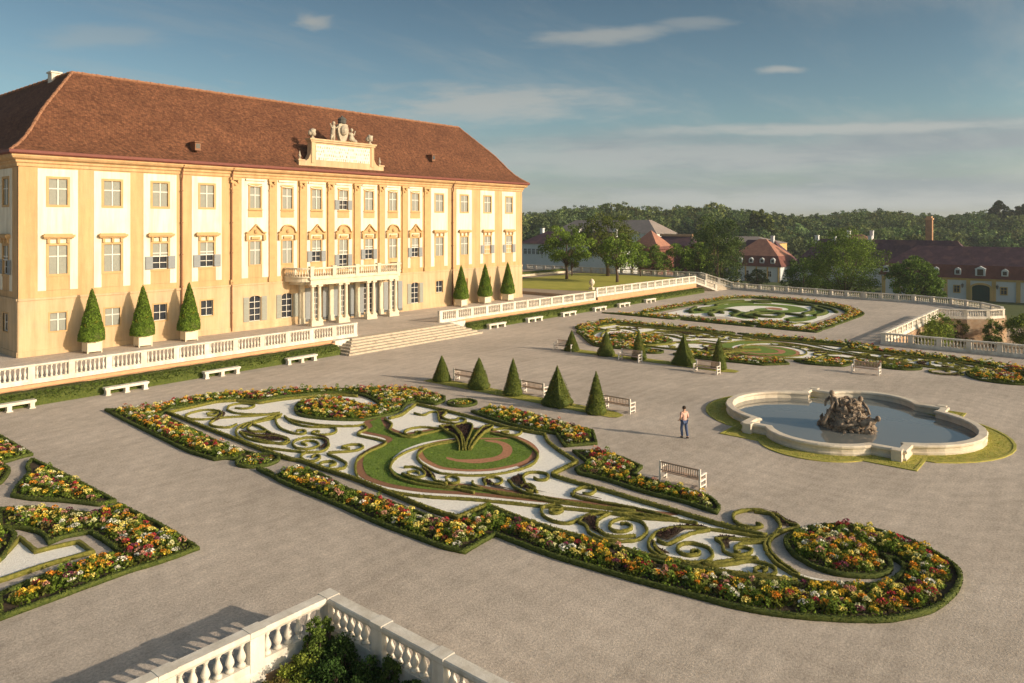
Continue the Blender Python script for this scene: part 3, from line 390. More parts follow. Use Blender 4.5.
for (u0,v0,a,b,sl_,st,nn) in [(.12,.253,.17,.026,.06,.75,cn1),(.25,.27,.10,.016,.0,.45,cn1),(-.27,.272,.045,.020,.0,.8,cn2),(.365,.207,.06,.010,.0,.8,cn2),(-.02,.16,.36,.05,.0,.85,cn1),(.45,.128,.6,.016,.02,.85,cn1),(.1,.085,.9,.045,.0,.6,cn1),(.35,.03,.9,.03,0,.7,cn1),(-.55,.25,.2,.03,0,.35,cn1)]:
    du=mth('SUBTRACT',U,u0); dx_=mth('DIVIDE',du,a); dy_=mth('DIVIDE',mth('SUBTRACT',mth('SUBTRACT',Vv,v0),mth('MULTIPLY',du,sl_)),b)
    rr_=mth('SQRT',mth('ADD',mth('MULTIPLY',dx_,dx_),mth('MULTIPLY',dy_,dy_))); g_=mth('SUBTRACT',1,wr(rr_,.0,1.15)); 
    msk=mth('MAXIMUM',msk,mth('MULTIPLY',wr(mth('ADD',mth('MULTIPLY',nn,.8),mth('MULTIPLY',g_,.45)),.52,.86),mth('MULTIPLY',mth('POWER',g_,.5),st)))
tint=N.new('ShaderNodeMix'); tint.data_type='RGBA'; tint.blend_type='MULTIPLY'; tint.inputs['Factor'].default_value=1; L.new(sky.outputs[0],tint.inputs['A']); tint.inputs['B'].default_value=(.94,.96,.89,1)
cm=N.new('ShaderNodeMix'); cm.data_type='RGBA'; L.new(msk,cm.inputs['Factor']); bk=N.new('ShaderNodeMix'); bk.data_type='RGBA'; bw=mth('MULTIPLY',wr(sp.outputs['Z'],-.01,.03),mth('SUBTRACT',1,wr(mth('ADD',sp.outputs['Z'],mth('MULTIPLY',wn(tc.outputs['Generated'],3,8,.6,0,(1,1,5)),.06)),.125,.165)))
L.new(mth('MULTIPLY',bw,mth('ADD',mth('MULTIPLY',wr(wn(tc.outputs['Generated'],2.2,9,.6,0,(1,1,12)),.36,.60),.45),.45)),bk.inputs['Factor']); L.new(tint.outputs['Result'],bk.inputs['A']); bk.inputs['B'].default_value=(2.75,2.95,3.25,1)
L.new(bk.outputs['Result'],cm.inputs['A']); cm.inputs['B'].default_value=(4.5,4.4,4.3,1)
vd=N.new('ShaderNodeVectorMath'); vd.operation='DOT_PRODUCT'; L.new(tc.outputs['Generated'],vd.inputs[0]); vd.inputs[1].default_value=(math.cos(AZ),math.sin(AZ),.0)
fac=N.new('ShaderNodeMapRange'); fac.interpolation_type='SMOOTHSTEP'; fac.inputs['From Min'].default_value=.1; fac.inputs['From Max'].default_value=.95; fac.inputs['To Min'].default_value=.66; fac.inputs['To Max'].default_value=2.2; L.new(vd.outputs['Value'],fac.inputs['Value'])  # sky made brighter towards the sun, behind the camera, as added fill
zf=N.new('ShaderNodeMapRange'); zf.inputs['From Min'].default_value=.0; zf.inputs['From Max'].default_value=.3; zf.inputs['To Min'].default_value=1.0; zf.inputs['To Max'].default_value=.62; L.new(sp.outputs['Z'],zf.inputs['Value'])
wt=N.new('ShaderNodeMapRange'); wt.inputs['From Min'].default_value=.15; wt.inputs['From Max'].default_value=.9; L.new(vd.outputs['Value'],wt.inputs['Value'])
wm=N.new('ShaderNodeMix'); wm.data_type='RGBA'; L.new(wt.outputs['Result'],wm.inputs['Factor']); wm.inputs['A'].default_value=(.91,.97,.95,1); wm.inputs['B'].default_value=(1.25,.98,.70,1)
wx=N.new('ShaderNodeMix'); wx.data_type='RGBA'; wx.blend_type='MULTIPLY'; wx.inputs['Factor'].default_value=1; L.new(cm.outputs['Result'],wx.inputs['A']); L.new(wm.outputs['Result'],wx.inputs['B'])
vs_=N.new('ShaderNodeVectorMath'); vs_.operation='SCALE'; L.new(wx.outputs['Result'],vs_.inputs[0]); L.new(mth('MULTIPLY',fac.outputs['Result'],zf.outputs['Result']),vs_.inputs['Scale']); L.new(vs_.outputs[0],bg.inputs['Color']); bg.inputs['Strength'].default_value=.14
sl=bpy.data.lights.new('sun','SUN'); sl.energy=3.4; sl.angle=R(.5); sl.color=(1,.83,.63); so=bpy.data.objects.new('sun',sl); C.objects.link(so)
sd=Vector((math.cos(EL)*math.cos(AZ),math.cos(EL)*math.sin(AZ),math.sin(EL))); so.rotation_euler=sd.to_track_quat('Z','Y').to_euler(); so.location=(0,-40,60)
cam=bpy.data.cameras.new('camera'); co=bpy.data.objects.new('camera',cam); C.objects.link(co); S.camera=co
co.location=(0,0,12); co.rotation_euler=(R(90),0,R(39.75-90)); cam.sensor_width=36; cam.lens=36*742/1024; cam.shift_y=-(341.5-223)/1024; cam.clip_end=6000; cam.clip_start=.5
S.view_settings.view_transform='Standard'; S.view_settings.look='None'; S.view_settings.exposure=.55; S.view_settings.gamma=1
# ------------------------------------------------------------------ ground
BOUND=[(13.1,17.8),(13.1,-60),(80.1,-60),(80.1,18.5),(106.6,18.5),(107.4,15.6),(109.2,13.3),(111.8,12.0),(114.9,12.4),(119.6,15.2),(123.4,19.5),(125.3,25),(125.3,32),(128.6,50),(130.2,55.6),(130.5,62),(130.5,104)]
sheet('gravel_ground',[(-90,17.8)]+BOUND[:14]+[(130.2,58.3),(-90,58.3)],0,M['gravel'])
sheet('palace_terrace',[(-90,57.3),(44.4,57.3),(44.4,56.5),(57.6,56.5),(57.6,58.2),(88.6,58.2),(88.6,150),(-90,150)],1.1,M['gravel'],thick=1.0)
sheet('upper_lawn_terrace',[(88.6,58.2),(119.9,58.2),(119.9,60.1),(129.6,60.1),(130.5,62),(130.5,104),(130.5,150),(88.6,150)],1.55,M['path'],thick=1.5)
sheet('lawn',[(94,66.3),(98,60.6),(104,59.4),(118,59.4),(122,62),(129,64),(129,88),(104,87.5),(91,84)],1.57,M['field'])
def terrain_h(x,y):
    d=x*math.cos(R(39.75))+y*math.sin(R(39.75)); l=x*math.sin(R(39.75))-y*math.cos(R(39.75))
    t=min(1,max(0,(d-250)/250)); t=t*t*(3-2*t); base=-5.8+9*t+max(0,min(1,(d-430)/500))*12
    return base+2.0*noise.noise(Vector((x*.006,y*.006,0)))*t
mb=MB(); n=70; g=[-3500+7000*(i/(n-1)) for i in range(n)]
gx=sorted(set([-3500,-2000,-1000,-400]+list(range(-200,900,25))+[1200,1800,3000,4500])); gy=sorted(set([-4000,-2000,-1000,-500]+list(range(-300,800,25))+[1200,2000,4000]))
mb.add([(x,y,terrain_h(x,y)) for y in gy for x in gx],[(j*len(gx)+i,j*len(gx)+i+1,(j+1)*len(gx)+i+1,(j+1)*len(gx)+i) for j in range(len(gy)-1) for i in range(len(gx)-1)])
o=struct('terrain',mb,M['terrain'],recalc=False)
sheet('sunken_ground',[(-60,-58),(12.9,-58),(12.9,17.6),(-60,17.6)],-.55,M['dirt'])
sheet('lower_garden_ground',[(80.3,-58),(135,-58),(135,22),(104,22),(80.3,18.3)],-3.0,M['path'])
# retaining walls round the platform
mb=MB(); pth=BOUND[:]; sweep(mb,[(-90,17.8)]+pth[:2]+[],[(-.15,-6),(-.15,-.01),(.15,-.01),(.15,-6)]); 
tag(mb.build('retaining_wall',M['terra']),'brick retaining wall below the near balustrade','wall')
mb=MB(); sweep(mb,pth[2:],[(-.15,-6.5),(-.15,-.01),(.15,-.01),(.15,-6.5)]); tag(mb.build('retaining_wall',M['brick']),'orange brick retaining wall curving round the sunken garden at the right','wall')
# ------------------------------------------------------------------ balustrades
def baluster_mesh(h,n,sq=True):
    mb=MB(); r=.105 if n>=14 else .085
    prof=[(r*1.05,0),(r*1.05,.09*h),(r*.6,.13*h),(r*.62,.17*h),(r*1.12,.34*h),(r*1.05,.44*h),(r*.5,.68*h),(r*.48,.80*h),(r*.75,.84*h),(r*.6,.88*h),(r*1.0,.92*h),(r*1.0,h)]
    mb.lathe(0,0,prof,n); me=bpy.data.meshes.new('baluster'); me.from_pydata(mb.v,[],mb.f); me.materials.append(M['white_stone']); 
    me.polygons.foreach_set('use_smooth',[True]*len(me.polygons)); return me
BME={}
def balustrade(path,zs,label,h=1.25,pitch=2.45,nb=7,seg=8,w=.34,pier=.42,foot=.32,top=.15,name='balustrade',pier_first=True):
    """path corner points; zs the base height at each of them"""
    base=(round(path[0][0],2),round(path[0][1],2),round(zs[0],2)); t=thing(name,label,'balustrade',base,group='white stone balustrades')
    P=[Vector((x,y,z)) for (x,y),z in zip(path,zs)]
    mb=MB(); sweep(mb,path,[(-w*.5,0),(-w*.5,foot*.55),(-w*.40,foot*.7),(-w*.40,foot),(w*.40,foot),(w*.40,foot*.7),(w*.5,foot*.55),(w*.5,0)],zs=zs); mb.build('plinth',M['white_stone'],t)
    mb=MB(); sweep(mb,path,[(-w*.40,h-top),(-w*.52,h-top*.6),(-w*.52,h-.03),(-w*.45,h),(w*.45,h),(w*.52,h-.03),(w*.52,h-top*.6),(w*.40,h-top)],zs=zs); mb.build('coping',M['white_stone'],t)
    bh=h-top-foot; key=(round(bh,3),seg)
    if key not in BME: BME[key]=baluster_mesh(bh,seg)
    cnt=0; extra=MB()
    for i in range(len(P)-1):
        a,b=P[i],P[i+1]; L2=(b-a).xy.length; k=max(1,round(L2/pitch)); ang=math.atan2(b.y-a.y,b.x-a.x)
        for j in range(k+1):
            if j==0 and i>0 and L2/k<pitch*.6: continue
            if j==k and i<len(P)-2: continue
            q=a.lerp(b,j/k); mb=MB(); ca,sa=math.cos(ang),math.sin(ang); e=pier/2 if 0<j<k or True else pier/2
            mb.T=lambda x,y,z,q=q,ca=ca,sa=sa:(q.x+x*ca-y*sa,q.y+x*sa+y*ca,q.z+z)
            mb.box(-e,e,-w*.44,w*.44,.005,h-top*.6-.012); mb.box(-e-.02,e+.02,-w*.56,w*.56,h-top*.62,h+.012); mb.box(-e-.015,e+.015,-w*.54,w*.54,.004,foot*.5); mb.build('pier',M['white_stone'],t)
        n1=max(1,round(nb*(L2/k)/pitch))
        for j in range(k):
            for m_ in range(n1):
                s0=(L2/k-pier)/n1; s=(j*L2/k+pier/2+s0*(m_+.5))/L2; q=a.lerp(b,s)
                if cnt<100:
                    o=bpy.data.objects.new('baluster',BME[key]); C.objects.link(o); o.parent=t; o.location=(q.x-base[0],q.y-base[1],q.z-base[2]+foot)
                else:
                    vs=[(q.x+v.co.x,q.y+v.co.y,q.z+foot+v.co.z) for v in BME[key].vertices]; extra.add(vs,[tuple(p.vertices) for p in BME[key].polygons])
                cnt+=1
    if extra.v: extra.build('balusters',M['white_stone'],t,smooth=True)['kind']='stuff'
    return t
balustrade([(-12,57.3),(45.2,57.3)],[1.1,1.1],'long white balustrade in front of the left half of the palace',h=1.3,seg=8)
balustrade([(57.6,58.2),(88.1,58.2)],[1.05,1.05],'white balustrade right of the palace steps with the last potted cones behind it',h=1.3,seg=6)
balustrade([(88.75,58.2),(119.7,58.2)],[1.5,1.5],'white balustrade along the front of the sunlit lawn',h=1.3,seg=6)
balustrade([(119.9,58.3),(123.5,56.0)],[1.5,.05],'sloping white balustrade on the near side of the far garden stairs',h=1.2,seg=6,pitch=2.2)
balustrade([(127.3,59.6),(129.6,55.6)],[1.5,.05],'sloping white balustrade on the far side of the far garden stairs',h=1.2,seg=6,pitch=2.2)
balustrade([(127.3,59.6),(130.3,62.2),(130.3,104)],[1.5,1.5,1.5],'distant white balustrade behind the lawn trees',h=1.2,seg=6)
balustrade([(129.6,55.6),(128.4,50),(125.0,32.2)],[0,0,0],'white balustrade along the far edge of the garden before the pavilion',h=1.15,seg=6)
balustrade([(124.9,31.9),(124.9,25),(123.1,19.7),(119.4,15.5),(114.8,12.7),(111.8,12.3),(109.4,13.6),(107.8,15.8),(106.7,18.7),(80.0,18.7),(80.0,-20)],[0]*11,'white balustrade curling round the lookout and the sunken garden at the right',h=1.15,seg=6)
balustrade([(-25,17.85),(13.15,17.85),(13.15,-10)],[-.25,-.25,-.25],'big white balustrade corner in the foreground above climbing shrubs',h=1.5,seg=14,pitch=2.35,nb=6,foot=.66,top=.2,w=.38)
# ------------------------------------------------------------------ palace steps, banks, far stair
mb=MB()
for i in range(6):
    k=i; mb.box(42.0+k*.42,60.0-k*.42,54.0+k*.45,57.25,(1.1/6)*i if i else .002,(1.1/6)*(i+1)+.004)
st=mb.build('stone_steps',M['step_stone']); tag(st,'broad flight of worn stone steps up to the palace portico','steps')
mb=MB(); mb.box(-12,42.5,57.0,57.12,.02,1.08); mb.box(-12,42.5,56.6,57.0,.02,.86); tag(mb.build('bank_wall',M['terra']),'low terracotta wall below the left balustrade','wall')
mb=MB(); mb.box(60.2,119.6,57.85,58.02,.02,1.1); mb.box(88.5,119.6,57.8,57.85,1.0,1.5); mb.box(60.2,119.6,57.4,57.85,.02,.86); tag(mb.build('bank_wall',M['terra']),'low terracotta wall below the right balustrade and lawn','wall')
mb=MB(); mb.box(42.4,44.5,56.55,57.3,.02,1.06); mb.box(57.5,60.6,57.2,58.2,.02,1.06); tag(mb.build('stair_wall',M['white_stone']),'pale stone cheek wall beside the palace steps','wall')
def bank(x0,x1,y0,y1,h,label):
    t=thing('bank_hedge',label,'hedge',(x0,y0,0),group='clipped hedges under the palace balustrade'); mb=MB(); nx=int((x1-x0)/.3); prof=[(0,0),(.05,h*.45),(.25,h*.8),(.6,h),(y1-y0,h*1.04),(y1-y0,0)]
    vs=[];k=len(prof)
    for i in range(nx+1):
        x=x0+(x1-x0)*i/nx
        for a,z in prof:
            d=noise.noise(Vector((x*1.2,a*2+z*3,1)))*.09*(z>0); vs.append((x,y0+a+(d if a<.5 else 0),z+d*.5*(z>0)))
    mb.add(vs,[(i*k+j,i*k+j+1,(i+1)*k+j+1,(i+1)*k+j) for i in range(nx) for j in range(k-1)]+[tuple(range(k)),tuple(nx*k+j for j in range(k))]); mb.build('foliage_body',M['hedge_dark'],t,smooth=True)
    n=int((x1-x0)*170); x=rng.uniform(x0,x1,n); s=rng.uniform(0,1,n); y=y0+np.where(s<.5,0.04,(s-.5)*2*(y1-y0)); z=np.where(s<.5,s*2*h,h*.97)+.02
    b=(rng.uniform(0,1,(n,1))*.5+.5*np.array([noise.noise(Vector((a*.8,0,3)))*.5+.5 for a in x])[:,None]); col=np.array([.045,.085,.012])+b*np.array([.07,.06,.012])
    cards_mesh('leaves',np.stack([x,y,z],1),rng.uniform(.09,.17,n),col,up=.3,parent=t)['kind']='stuff'
bank(-12,42.0,55.2,56.6,.82,'clipped green hedge below the left balustrade behind the first white benches')
bank(60.6,119.4,56.2,57.4,.8,'clipped green hedge below the right balustrade running to the far stairs')
mb=MB()
for i in range(9):
    f0=i/9; f1=1; a=Vector((123.7,56.1)).lerp(Vector((120.2,58.3)),f0); b=Vector((129.3,55.7)).lerp(Vector((127.1,59.4)),f0); c=Vector((127.1,60.3)); d=Vector((120.0,60.3)); mb.prism([a,b,c,d],.01 if i==0 else 1.5/9*i,1.5/9*(i+1)+.003)
tag(mb.build('garden_steps',M['step_stone']),'flight of garden steps between sloping balustrades at the far corner','steps')
# ------------------------------------------------------------------ parterres
def mir(p,m): return [((97.1-x) if m else x,y) for x,y in p]
LBL=['near','far']
def scroll_label(n,m):
    base={'lawn_outer':'box hedge edging the outer side of the green lawn scroll','lawn_neck':'short box hedge on the neck of the lawn scroll beside the big round flower bed','lawn_arm':'box hedge along the upper arm of the lawn scroll','disc_outer':'box hedge circling the round lawn disc','lawn_inner':'long box hedge on the inner side of the lawn tail',
    'fan':'box hedge rib of the fan ornament on the lawn disc','s':'box hedge scroll on white gravel near the palace end','t':'box hedge scroll on white gravel beside the fan ornament','u':'box hedge scroll on white gravel between the lawn disc and the lawn tail','v':'box hedge volute on white gravel near the tapering end','hook':'big S shaped box hedge hook beside the oval flower bed'}
    return base
def parterre(m):
    where='in the near parterre' if not m else 'in the far parterre'
    W=sheet('white_gravel',corner_curve(mir(DATA['white'],m),True,.3),.012,M['white_gravel'])
    sheet('lawn_scroll',smooth_curve(mir(DATA['lawn'],m),True,.3),.020,M['brown_chips'])
    # grass = shrunken lawn outline
    P=smooth_curve(mir(DATA['lawn'],m),True,.3); 
    ins=offset(P,.38); sheet('grass',ins,.028,M['lawn'])
    sheet('white_gravel',smooth_curve(mir(DATA['ring'],m),True,.3),.036,M['white_gravel'])
    D=smooth_curve(mir(DATA['disc'],m),True,.3); sheet('red_chippings',D,.044,M['red_chips']); sheet('grass',offset(D,.30),.052,M['lawn'])
    RC=smooth_curve(mir(DATA['redc'],m),True,.2); sheet('red_chippings',RC,.060,M['red_chips'])
    if not m: RW=smooth_curve(mir(DATA['ring'],m),True,.3); grass_blades(ins,RW,.028); grass_blades(offset(D,.30),RC,.052)
    for f in DATA['fill']: 
        q=mir(f,m); cx=sum(a for a,b in q)/len(q); cy=sum(b for a,b in q)/len(q); 
        P2=smooth_curve(q,True,.2); A=np.array(P2); x0,y0=A.min(0); x1,y1=A.max(0); n=int((x1-x0)*(y1-y0)*420)+30; X=rng.uniform(x0,x1,n); Y=rng.uniform(y0,y1,n); k=inside(X,Y,P2); X,Y=X[k],Y[k]
        e_=edge_dist(X,Y,P2)>.07; FILLS.append((P2,X[e_],Y[e_]))
    fr='parterre frame hedges'
    for i,f in enumerate(DATA['frames']):
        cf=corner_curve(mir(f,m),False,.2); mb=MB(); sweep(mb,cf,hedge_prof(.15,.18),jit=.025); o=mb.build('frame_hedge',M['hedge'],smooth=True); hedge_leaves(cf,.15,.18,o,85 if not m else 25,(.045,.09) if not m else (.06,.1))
        tag(o,('straight box hedge framing the white gravel on its lower side ' if i==0 else 'notched box hedge framing the white gravel on the fountain side ' if i==1 else 'box hedge curving round the top of the big round flower bed ')+where,'hedge',fr)
    cnt={}
    for n,pts in DATA['h']:
        c=smooth_curve(mir(pts,m),False,.1); mb=MB(); wd=.075 if n in('fan',) else .095; hh=.2 if n=='fan' else .14
        if m: hh*=.8
        sweep(mb,c,hedge_prof(wd,hh),jit=.045); o=mb.build('scroll_hedge',M['hedge'],smooth=True); cnt[n]=cnt.get(n,0)+1
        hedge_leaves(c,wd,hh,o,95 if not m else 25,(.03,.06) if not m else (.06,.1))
        tag(o,HL(n,cnt[n])+' '+where,'hedge','box hedge scrolls in the parterres')
FILLS=[]
def grass_blades(poly,hole,z,dens=260,dry=False,lab='short mown grass blades of the lawn scroll'):
    A=np.array(poly); x0,y0=A.min(0); x1,y1=A.max(0); n=int((x1-x0)*(y1-y0)*dens); X=rng.uniform(x0,x1,n); Y=rng.uniform(y0,y1,n); k=inside(X,Y,poly)
    if hole is not None: k&=~inside(X,Y,hole)
    X,Y=X[k],Y[k]; n=len(X); st=(np.sin(X*5.2)>0)[:,None]*.25+.85; col=(np.array([.10,.19,.02])+np.array([.14,.13,.035])*rng.uniform(0,1,(n,1)))*st
    if dry: col=(np.array([.22,.26,.035])+np.array([.38,.27,.07])*rng.uniform(0,1,(n,1))*np.array([noise.noise(Vector((a*.9,b*.9,2)))*.9+.65 for a,b in zip(X,Y)])[:,None])
    o=cards_mesh('grass_blades',np.stack([X,Y,np.full(n,z+.012)],1),rng.uniform(.03,.06,n),col,up=.9); o['kind']='stuff'; o['label']=lab; o['category']='grass'
def offset(P,d):
    n=len(P); area=sum(P[i-1][0]*P[i][1]-P[i][0]*P[i-1][1] for i in range(n)); sg=1 if area>0 else -1; out=[]
    for i in range(n):
        a=Vector(P[i-1]);p=Vector(P[i]);b=Vector(P[(i+1)%n]); t=(b-a)
        if t.length<1e-6: continue
        t.normalize(); q=p+Vector((-t.y,t.x))*d*sg; out.append((q.x,q.y))
    # drop points that ended up too close to the outline
    X=np.array([q[0] for q in out]);Y=np.array([q[1] for q in out]); k=inside(X,Y,P)&(edge_dist(X,Y,P)>d*.9); return [q for q,kk in zip(out,k) if kk]
HLD={'lawn_outer':'box hedge and long outer edge of the green lawn scroll','lawn_neck':'short box hedge at the neck of the lawn scroll','lawn_arm':'box hedge along the upper arm of the lawn scroll','disc_outer':'box hedge circling the round lawn disc','lawn_inner':'long box hedge on the inner edge of the lawn tail',
's1':'reversed S box scroll nearest the palace end corner','s1b':'tiny comma of box inside the reversed S scroll','s2':'small crook of box beside the upper frame','s2b':'straight box rib running to the round flower bed','s3':'largest box volute below the round flower bed','s4':'inner box arc beside the largest volute','s4b':'leaf shaped box comb inside the large arcs','s5':'looping box scroll left of the round flower bed','s6':'box scroll hugging the lower left of the round flower bed','s7':'box hedge lining the lower edge of the round flower bed','s8':'loose box comma left of the lawn scroll','s9':'open box ring near the lower frame','s10':'paired box ring touching the lower frame','s11':'outer double box arc curving from the corner','s12':'thin box arc joining the round flower bed',
't1':'box volute left of the fan ornament','t2':'crinkled box scroll under the upper frame','t2b':'short box bracket on the crinkled scroll','t3':'box volute right of the fan ornament',
'u1':'knotted box scroll inside the left of the white ring','u1b':'long box rib below the knotted scroll','u1c':'box edge of the dark leaf beside the knotted scroll','u2':'small closed box bud under the lawn disc','u3':'box rib sweeping along the lawn tail','u3b':'box curl above the sweeping rib','u4':'lower box edge of the crested scroll','u4b':'box crest curling open to the white gravel','u4c':'small inner curl of the crested scroll','u5':'small box curl between frame and lawn tail','u5b':'thin box rib parallel to the fountain side frame',
'v1':'small box volute below the lawn tail','v2':'upper box edge of the middle volute','v2b':'spiral of the middle box volute','v2c':'inner box edge of the middle volute','v3':'biggest box volute near the tapering end','v3b':'box rib closing the dark leaf of the biggest volute','v3c':'inner box rib of the biggest volute','v4':'straight box rib near the tapering end','v4b':'box volute hanging from the straight rib','v4c':'short box rib above the hanging volute','v5':'last small box volute before the oval bed','v5b':'box rib above the last small volute','hook':'big S shaped box hook curling beside the oval flower bed','hookb':'outer line of the S shaped box hook'}
def HL(n,i):
    if n=='fan': return ['first','second','third','fourth','fifth','sixth','top'][i-1]+' box rib of the fan ornament'
    return HLD[n]
parterre(False); parterre(True)
for k,(P2,X,Y) in enumerate(FILLS):
    cx=sum(a for a,b in P2)/len(P2); cy=sum(b for a,b in P2)/len(P2)
    t=thing('dark_planting','dark purple leaf planting %s'%('in the white gravel of the near large parterre' if cx<48 else 'in the white gravel of the parterre past the fountain'),'plants',(round(cx,2),round(cy,2),0),group='dark purple planting inside the box scrolls of one parterre')
    sheet('soil',P2,.07,M['soil'],None,t); n=len(X)
    if n: cards_mesh('leaves',np.stack([X,Y,rng.uniform(.07,.15,n)],1),rng.uniform(.05,.10,n),np.array([.06,.035,.03])*rng.uniform(.5,1.8,(n,1)),up=.6,parent=t)['kind']='stuff'
BL={'corner_swirl':'corner flower bed swirling into a big round cushion of orange blooms','long_border':'long notched flower border wrapping round into an oval bed at its tip','upper_border':'short flower border behind the frame between round bed and pointed bed','bench_border':'pointed flower border beside the wooden bench'}
for m in (False,True):
    for i,(k,p) in enumerate(DATA['beds'].items()):
        flower_bed(p,BL[k]+(' (near parterre)' if not m else ' (far parterre)'),seed=i*3+1+(20 if m else 0),mirror=m,dens=.29 if not m else .34,nf=34 if not m else 16,nl=48 if not m else 26,fs=.95 if not m else 1.4)
    for i,(x,y,r) in enumerate(DATA['round']):
        xx=97.1-x if m else x; c=[(xx+r*math.cos(a*PI/12),y+r*math.sin(a*PI/12)) for a in range(24)]
        t=flower_bed(c,['small round flower bed on the outer gravel path','small round flower bed on the inner gravel path'][i]+(' of the near parterre' if not m else ' of the parterre past the fountain'),seed=31+i,smooth=False,hs=.5,dens=.26,nf=6,nl=40)
mb=MB(); x,y=(29.3,14.3)
# side parterres (left: only its corner is in view; right: its mirror, seen whole)
LBLB={'tip_bed':'pointed flower bed','point_bed':'angular flower bed ending in a sharp corner','small_bed':'small rounded flower bed beside white gravel','edge_bed':'narrow flower bed at the back edge','round_bed':'round flower bed beside the grey path'}
for m in (False,True):
    sheet('white_gravel',mir(DATA['lwhite'],m) if not m else mir(DATA['lwhite'],m)[::-1],.012,M['white_gravel'])
    mb=MB(); sweep(mb,corner_curve(mir(DATA['lwhite'],m),True,.2),hedge_prof(.13,.16),True,jit=.03); tag(mb.build('frame_hedge',M['hedge'],smooth=True),'box hedge round the white gravel '+('at the left edge' if not m else 'of the farthest parterre corner'),'hedge','parterre frame hedges')
    for i,(k,p) in enumerate(DATA['lb'].items()):
        flower_bed(p,LBLB[k]+(' at the left edge of the picture' if not m else ' in the farthest parterre'),seed=50+i+(9 if m else 0),mirror=m,dens=.29 if not m else .36,nf=34 if not m else 15,nl=48 if not m else 22,fs=.95 if not m else 1.5)
# rest of the farthest parterre
def fb(pts,label,seed): flower_bed(pts,label,seed=seed,dens=.34,nf=12,nl=18,fs=1.5)
fb([(86.0,49.3),(88.5,50.6),(96,50.8),(105,50.2),(113,49.8),(117.2,46.8),(117.2,39),(115,34),(110,29.5),(104.5,26.8),(97,26.4),(89.2,26.4),(89.4,28.2),(97,28.2),(104,28.8),(109,31.3),(113,35.5),(115,40),(115,46),(112.6,47.8),(105,48.3),(96,48.8),(90,48.8)],'long flower border round the far side of the farthest parterre',71)
sheet('white_gravel',[(88.5,47.3),(96,47.6),(105,47.2),(112,46.6),(113.8,44),(113.8,40),(111.8,36),(108,32.4),(103.6,30),(97,29.4),(90,29.4),(90.3,33),(88.6,36),(90.3,40),(88.4,44)],.012,M['white_gravel'])
sheet('grass',smooth_curve([(92,46.2),(98,46.6),(104,45.6),(108.5,42),(108.6,37.6),(105.2,34.2),(101,34.2),(98.6,37),(100,39.8),(103,39.6),(101.5,38.2),(102.6,36.2),(105,37.2),(105.8,40.2),(103,43.2),(98,43.6),(93,42.2)],True,.4),.022,M['lawn'])
sheet('red_chippings',smooth_curve([(102,37),(104,37.4),(104.4,39),(103,39.4)],True,.3),.03,M['red_chips'])
for q in ([(90.5,44.6),(93,43.6),(97,44.4),(98,46),(93,45.6)],[(91,31.2),(94.5,30.2),(98,31),(96,33),(93,33.2)],[(99,30.6),(104,31),(107,33),(104,32.8),(100,32.4)],[(109.6,36),(112.2,39),(112,43),(110.6,44.6),(110.4,40)],[(90,37),(93,36.4),(96,38.4),(97,41),(93.5,40.6)],[(104,44.6),(108,43),(110.4,44.8),(107,46.2)]):
    sheet('grass',smooth_curve(q,True,.3),.024,M['lawn'])
far=[[(91,32),(94,31),(97,32.5),(97.5,35.5),(95,37.5),(92.8,36),(93.6,34),(95.4,34.6)],[(98,31),(101,30.8),(104,31.6),(106,33.6)],[(109.5,34.5),(111.6,37.6),(112,41),(110.6,44),(109,43),(109.8,41)],[(110,45.4),(106,47),(101,47.4)],[(91,39),(94.5,39.6),(97,41.8),(95,43.4)],[(91,44.6),(93,45.8),(97,47)],[(99,32.8),(102,32.6),(104.6,33.4)],[(106.8,31.8),(109.4,34.2),(110.6,37.4)],[(90.8,35.8),(92.2,38),(95,38.6),(98,38)]]
far+=[[(93.5,34),(96.5,34.6),(98,37),(96.8,39)],[(101,45.8),(105,46),(108.6,44.4),(110,41.5)],[(103.4,29.9),(106.6,31.4),(109.2,33.8),(108,34.4),(105.6,32.6)],[(89.5,41),(91.6,42.4),(94,42.2),(93,41.2)],[(99,44.8),(96,45.6),(94,44.8),(95.2,44)]]
fl=['spiral','flat arc','outer curl','back arc','short hook','corner curl','inner arc','second outer arc','wavy rib','middle comma','long rear rib','pointed corner leaf','small left hook','small rear curl']
for n_,f in zip(fl,far):
    mb=MB(); sweep(mb,smooth_curve(f,False,.3),hedge_prof(.5,.3),jit=.05); tag(mb.build('scroll_hedge',M['hedge_dark'],smooth=True),'box hedge %s on the white gravel of the farthest parterre'%n_,'hedge','box hedge scrolls in the parterres')
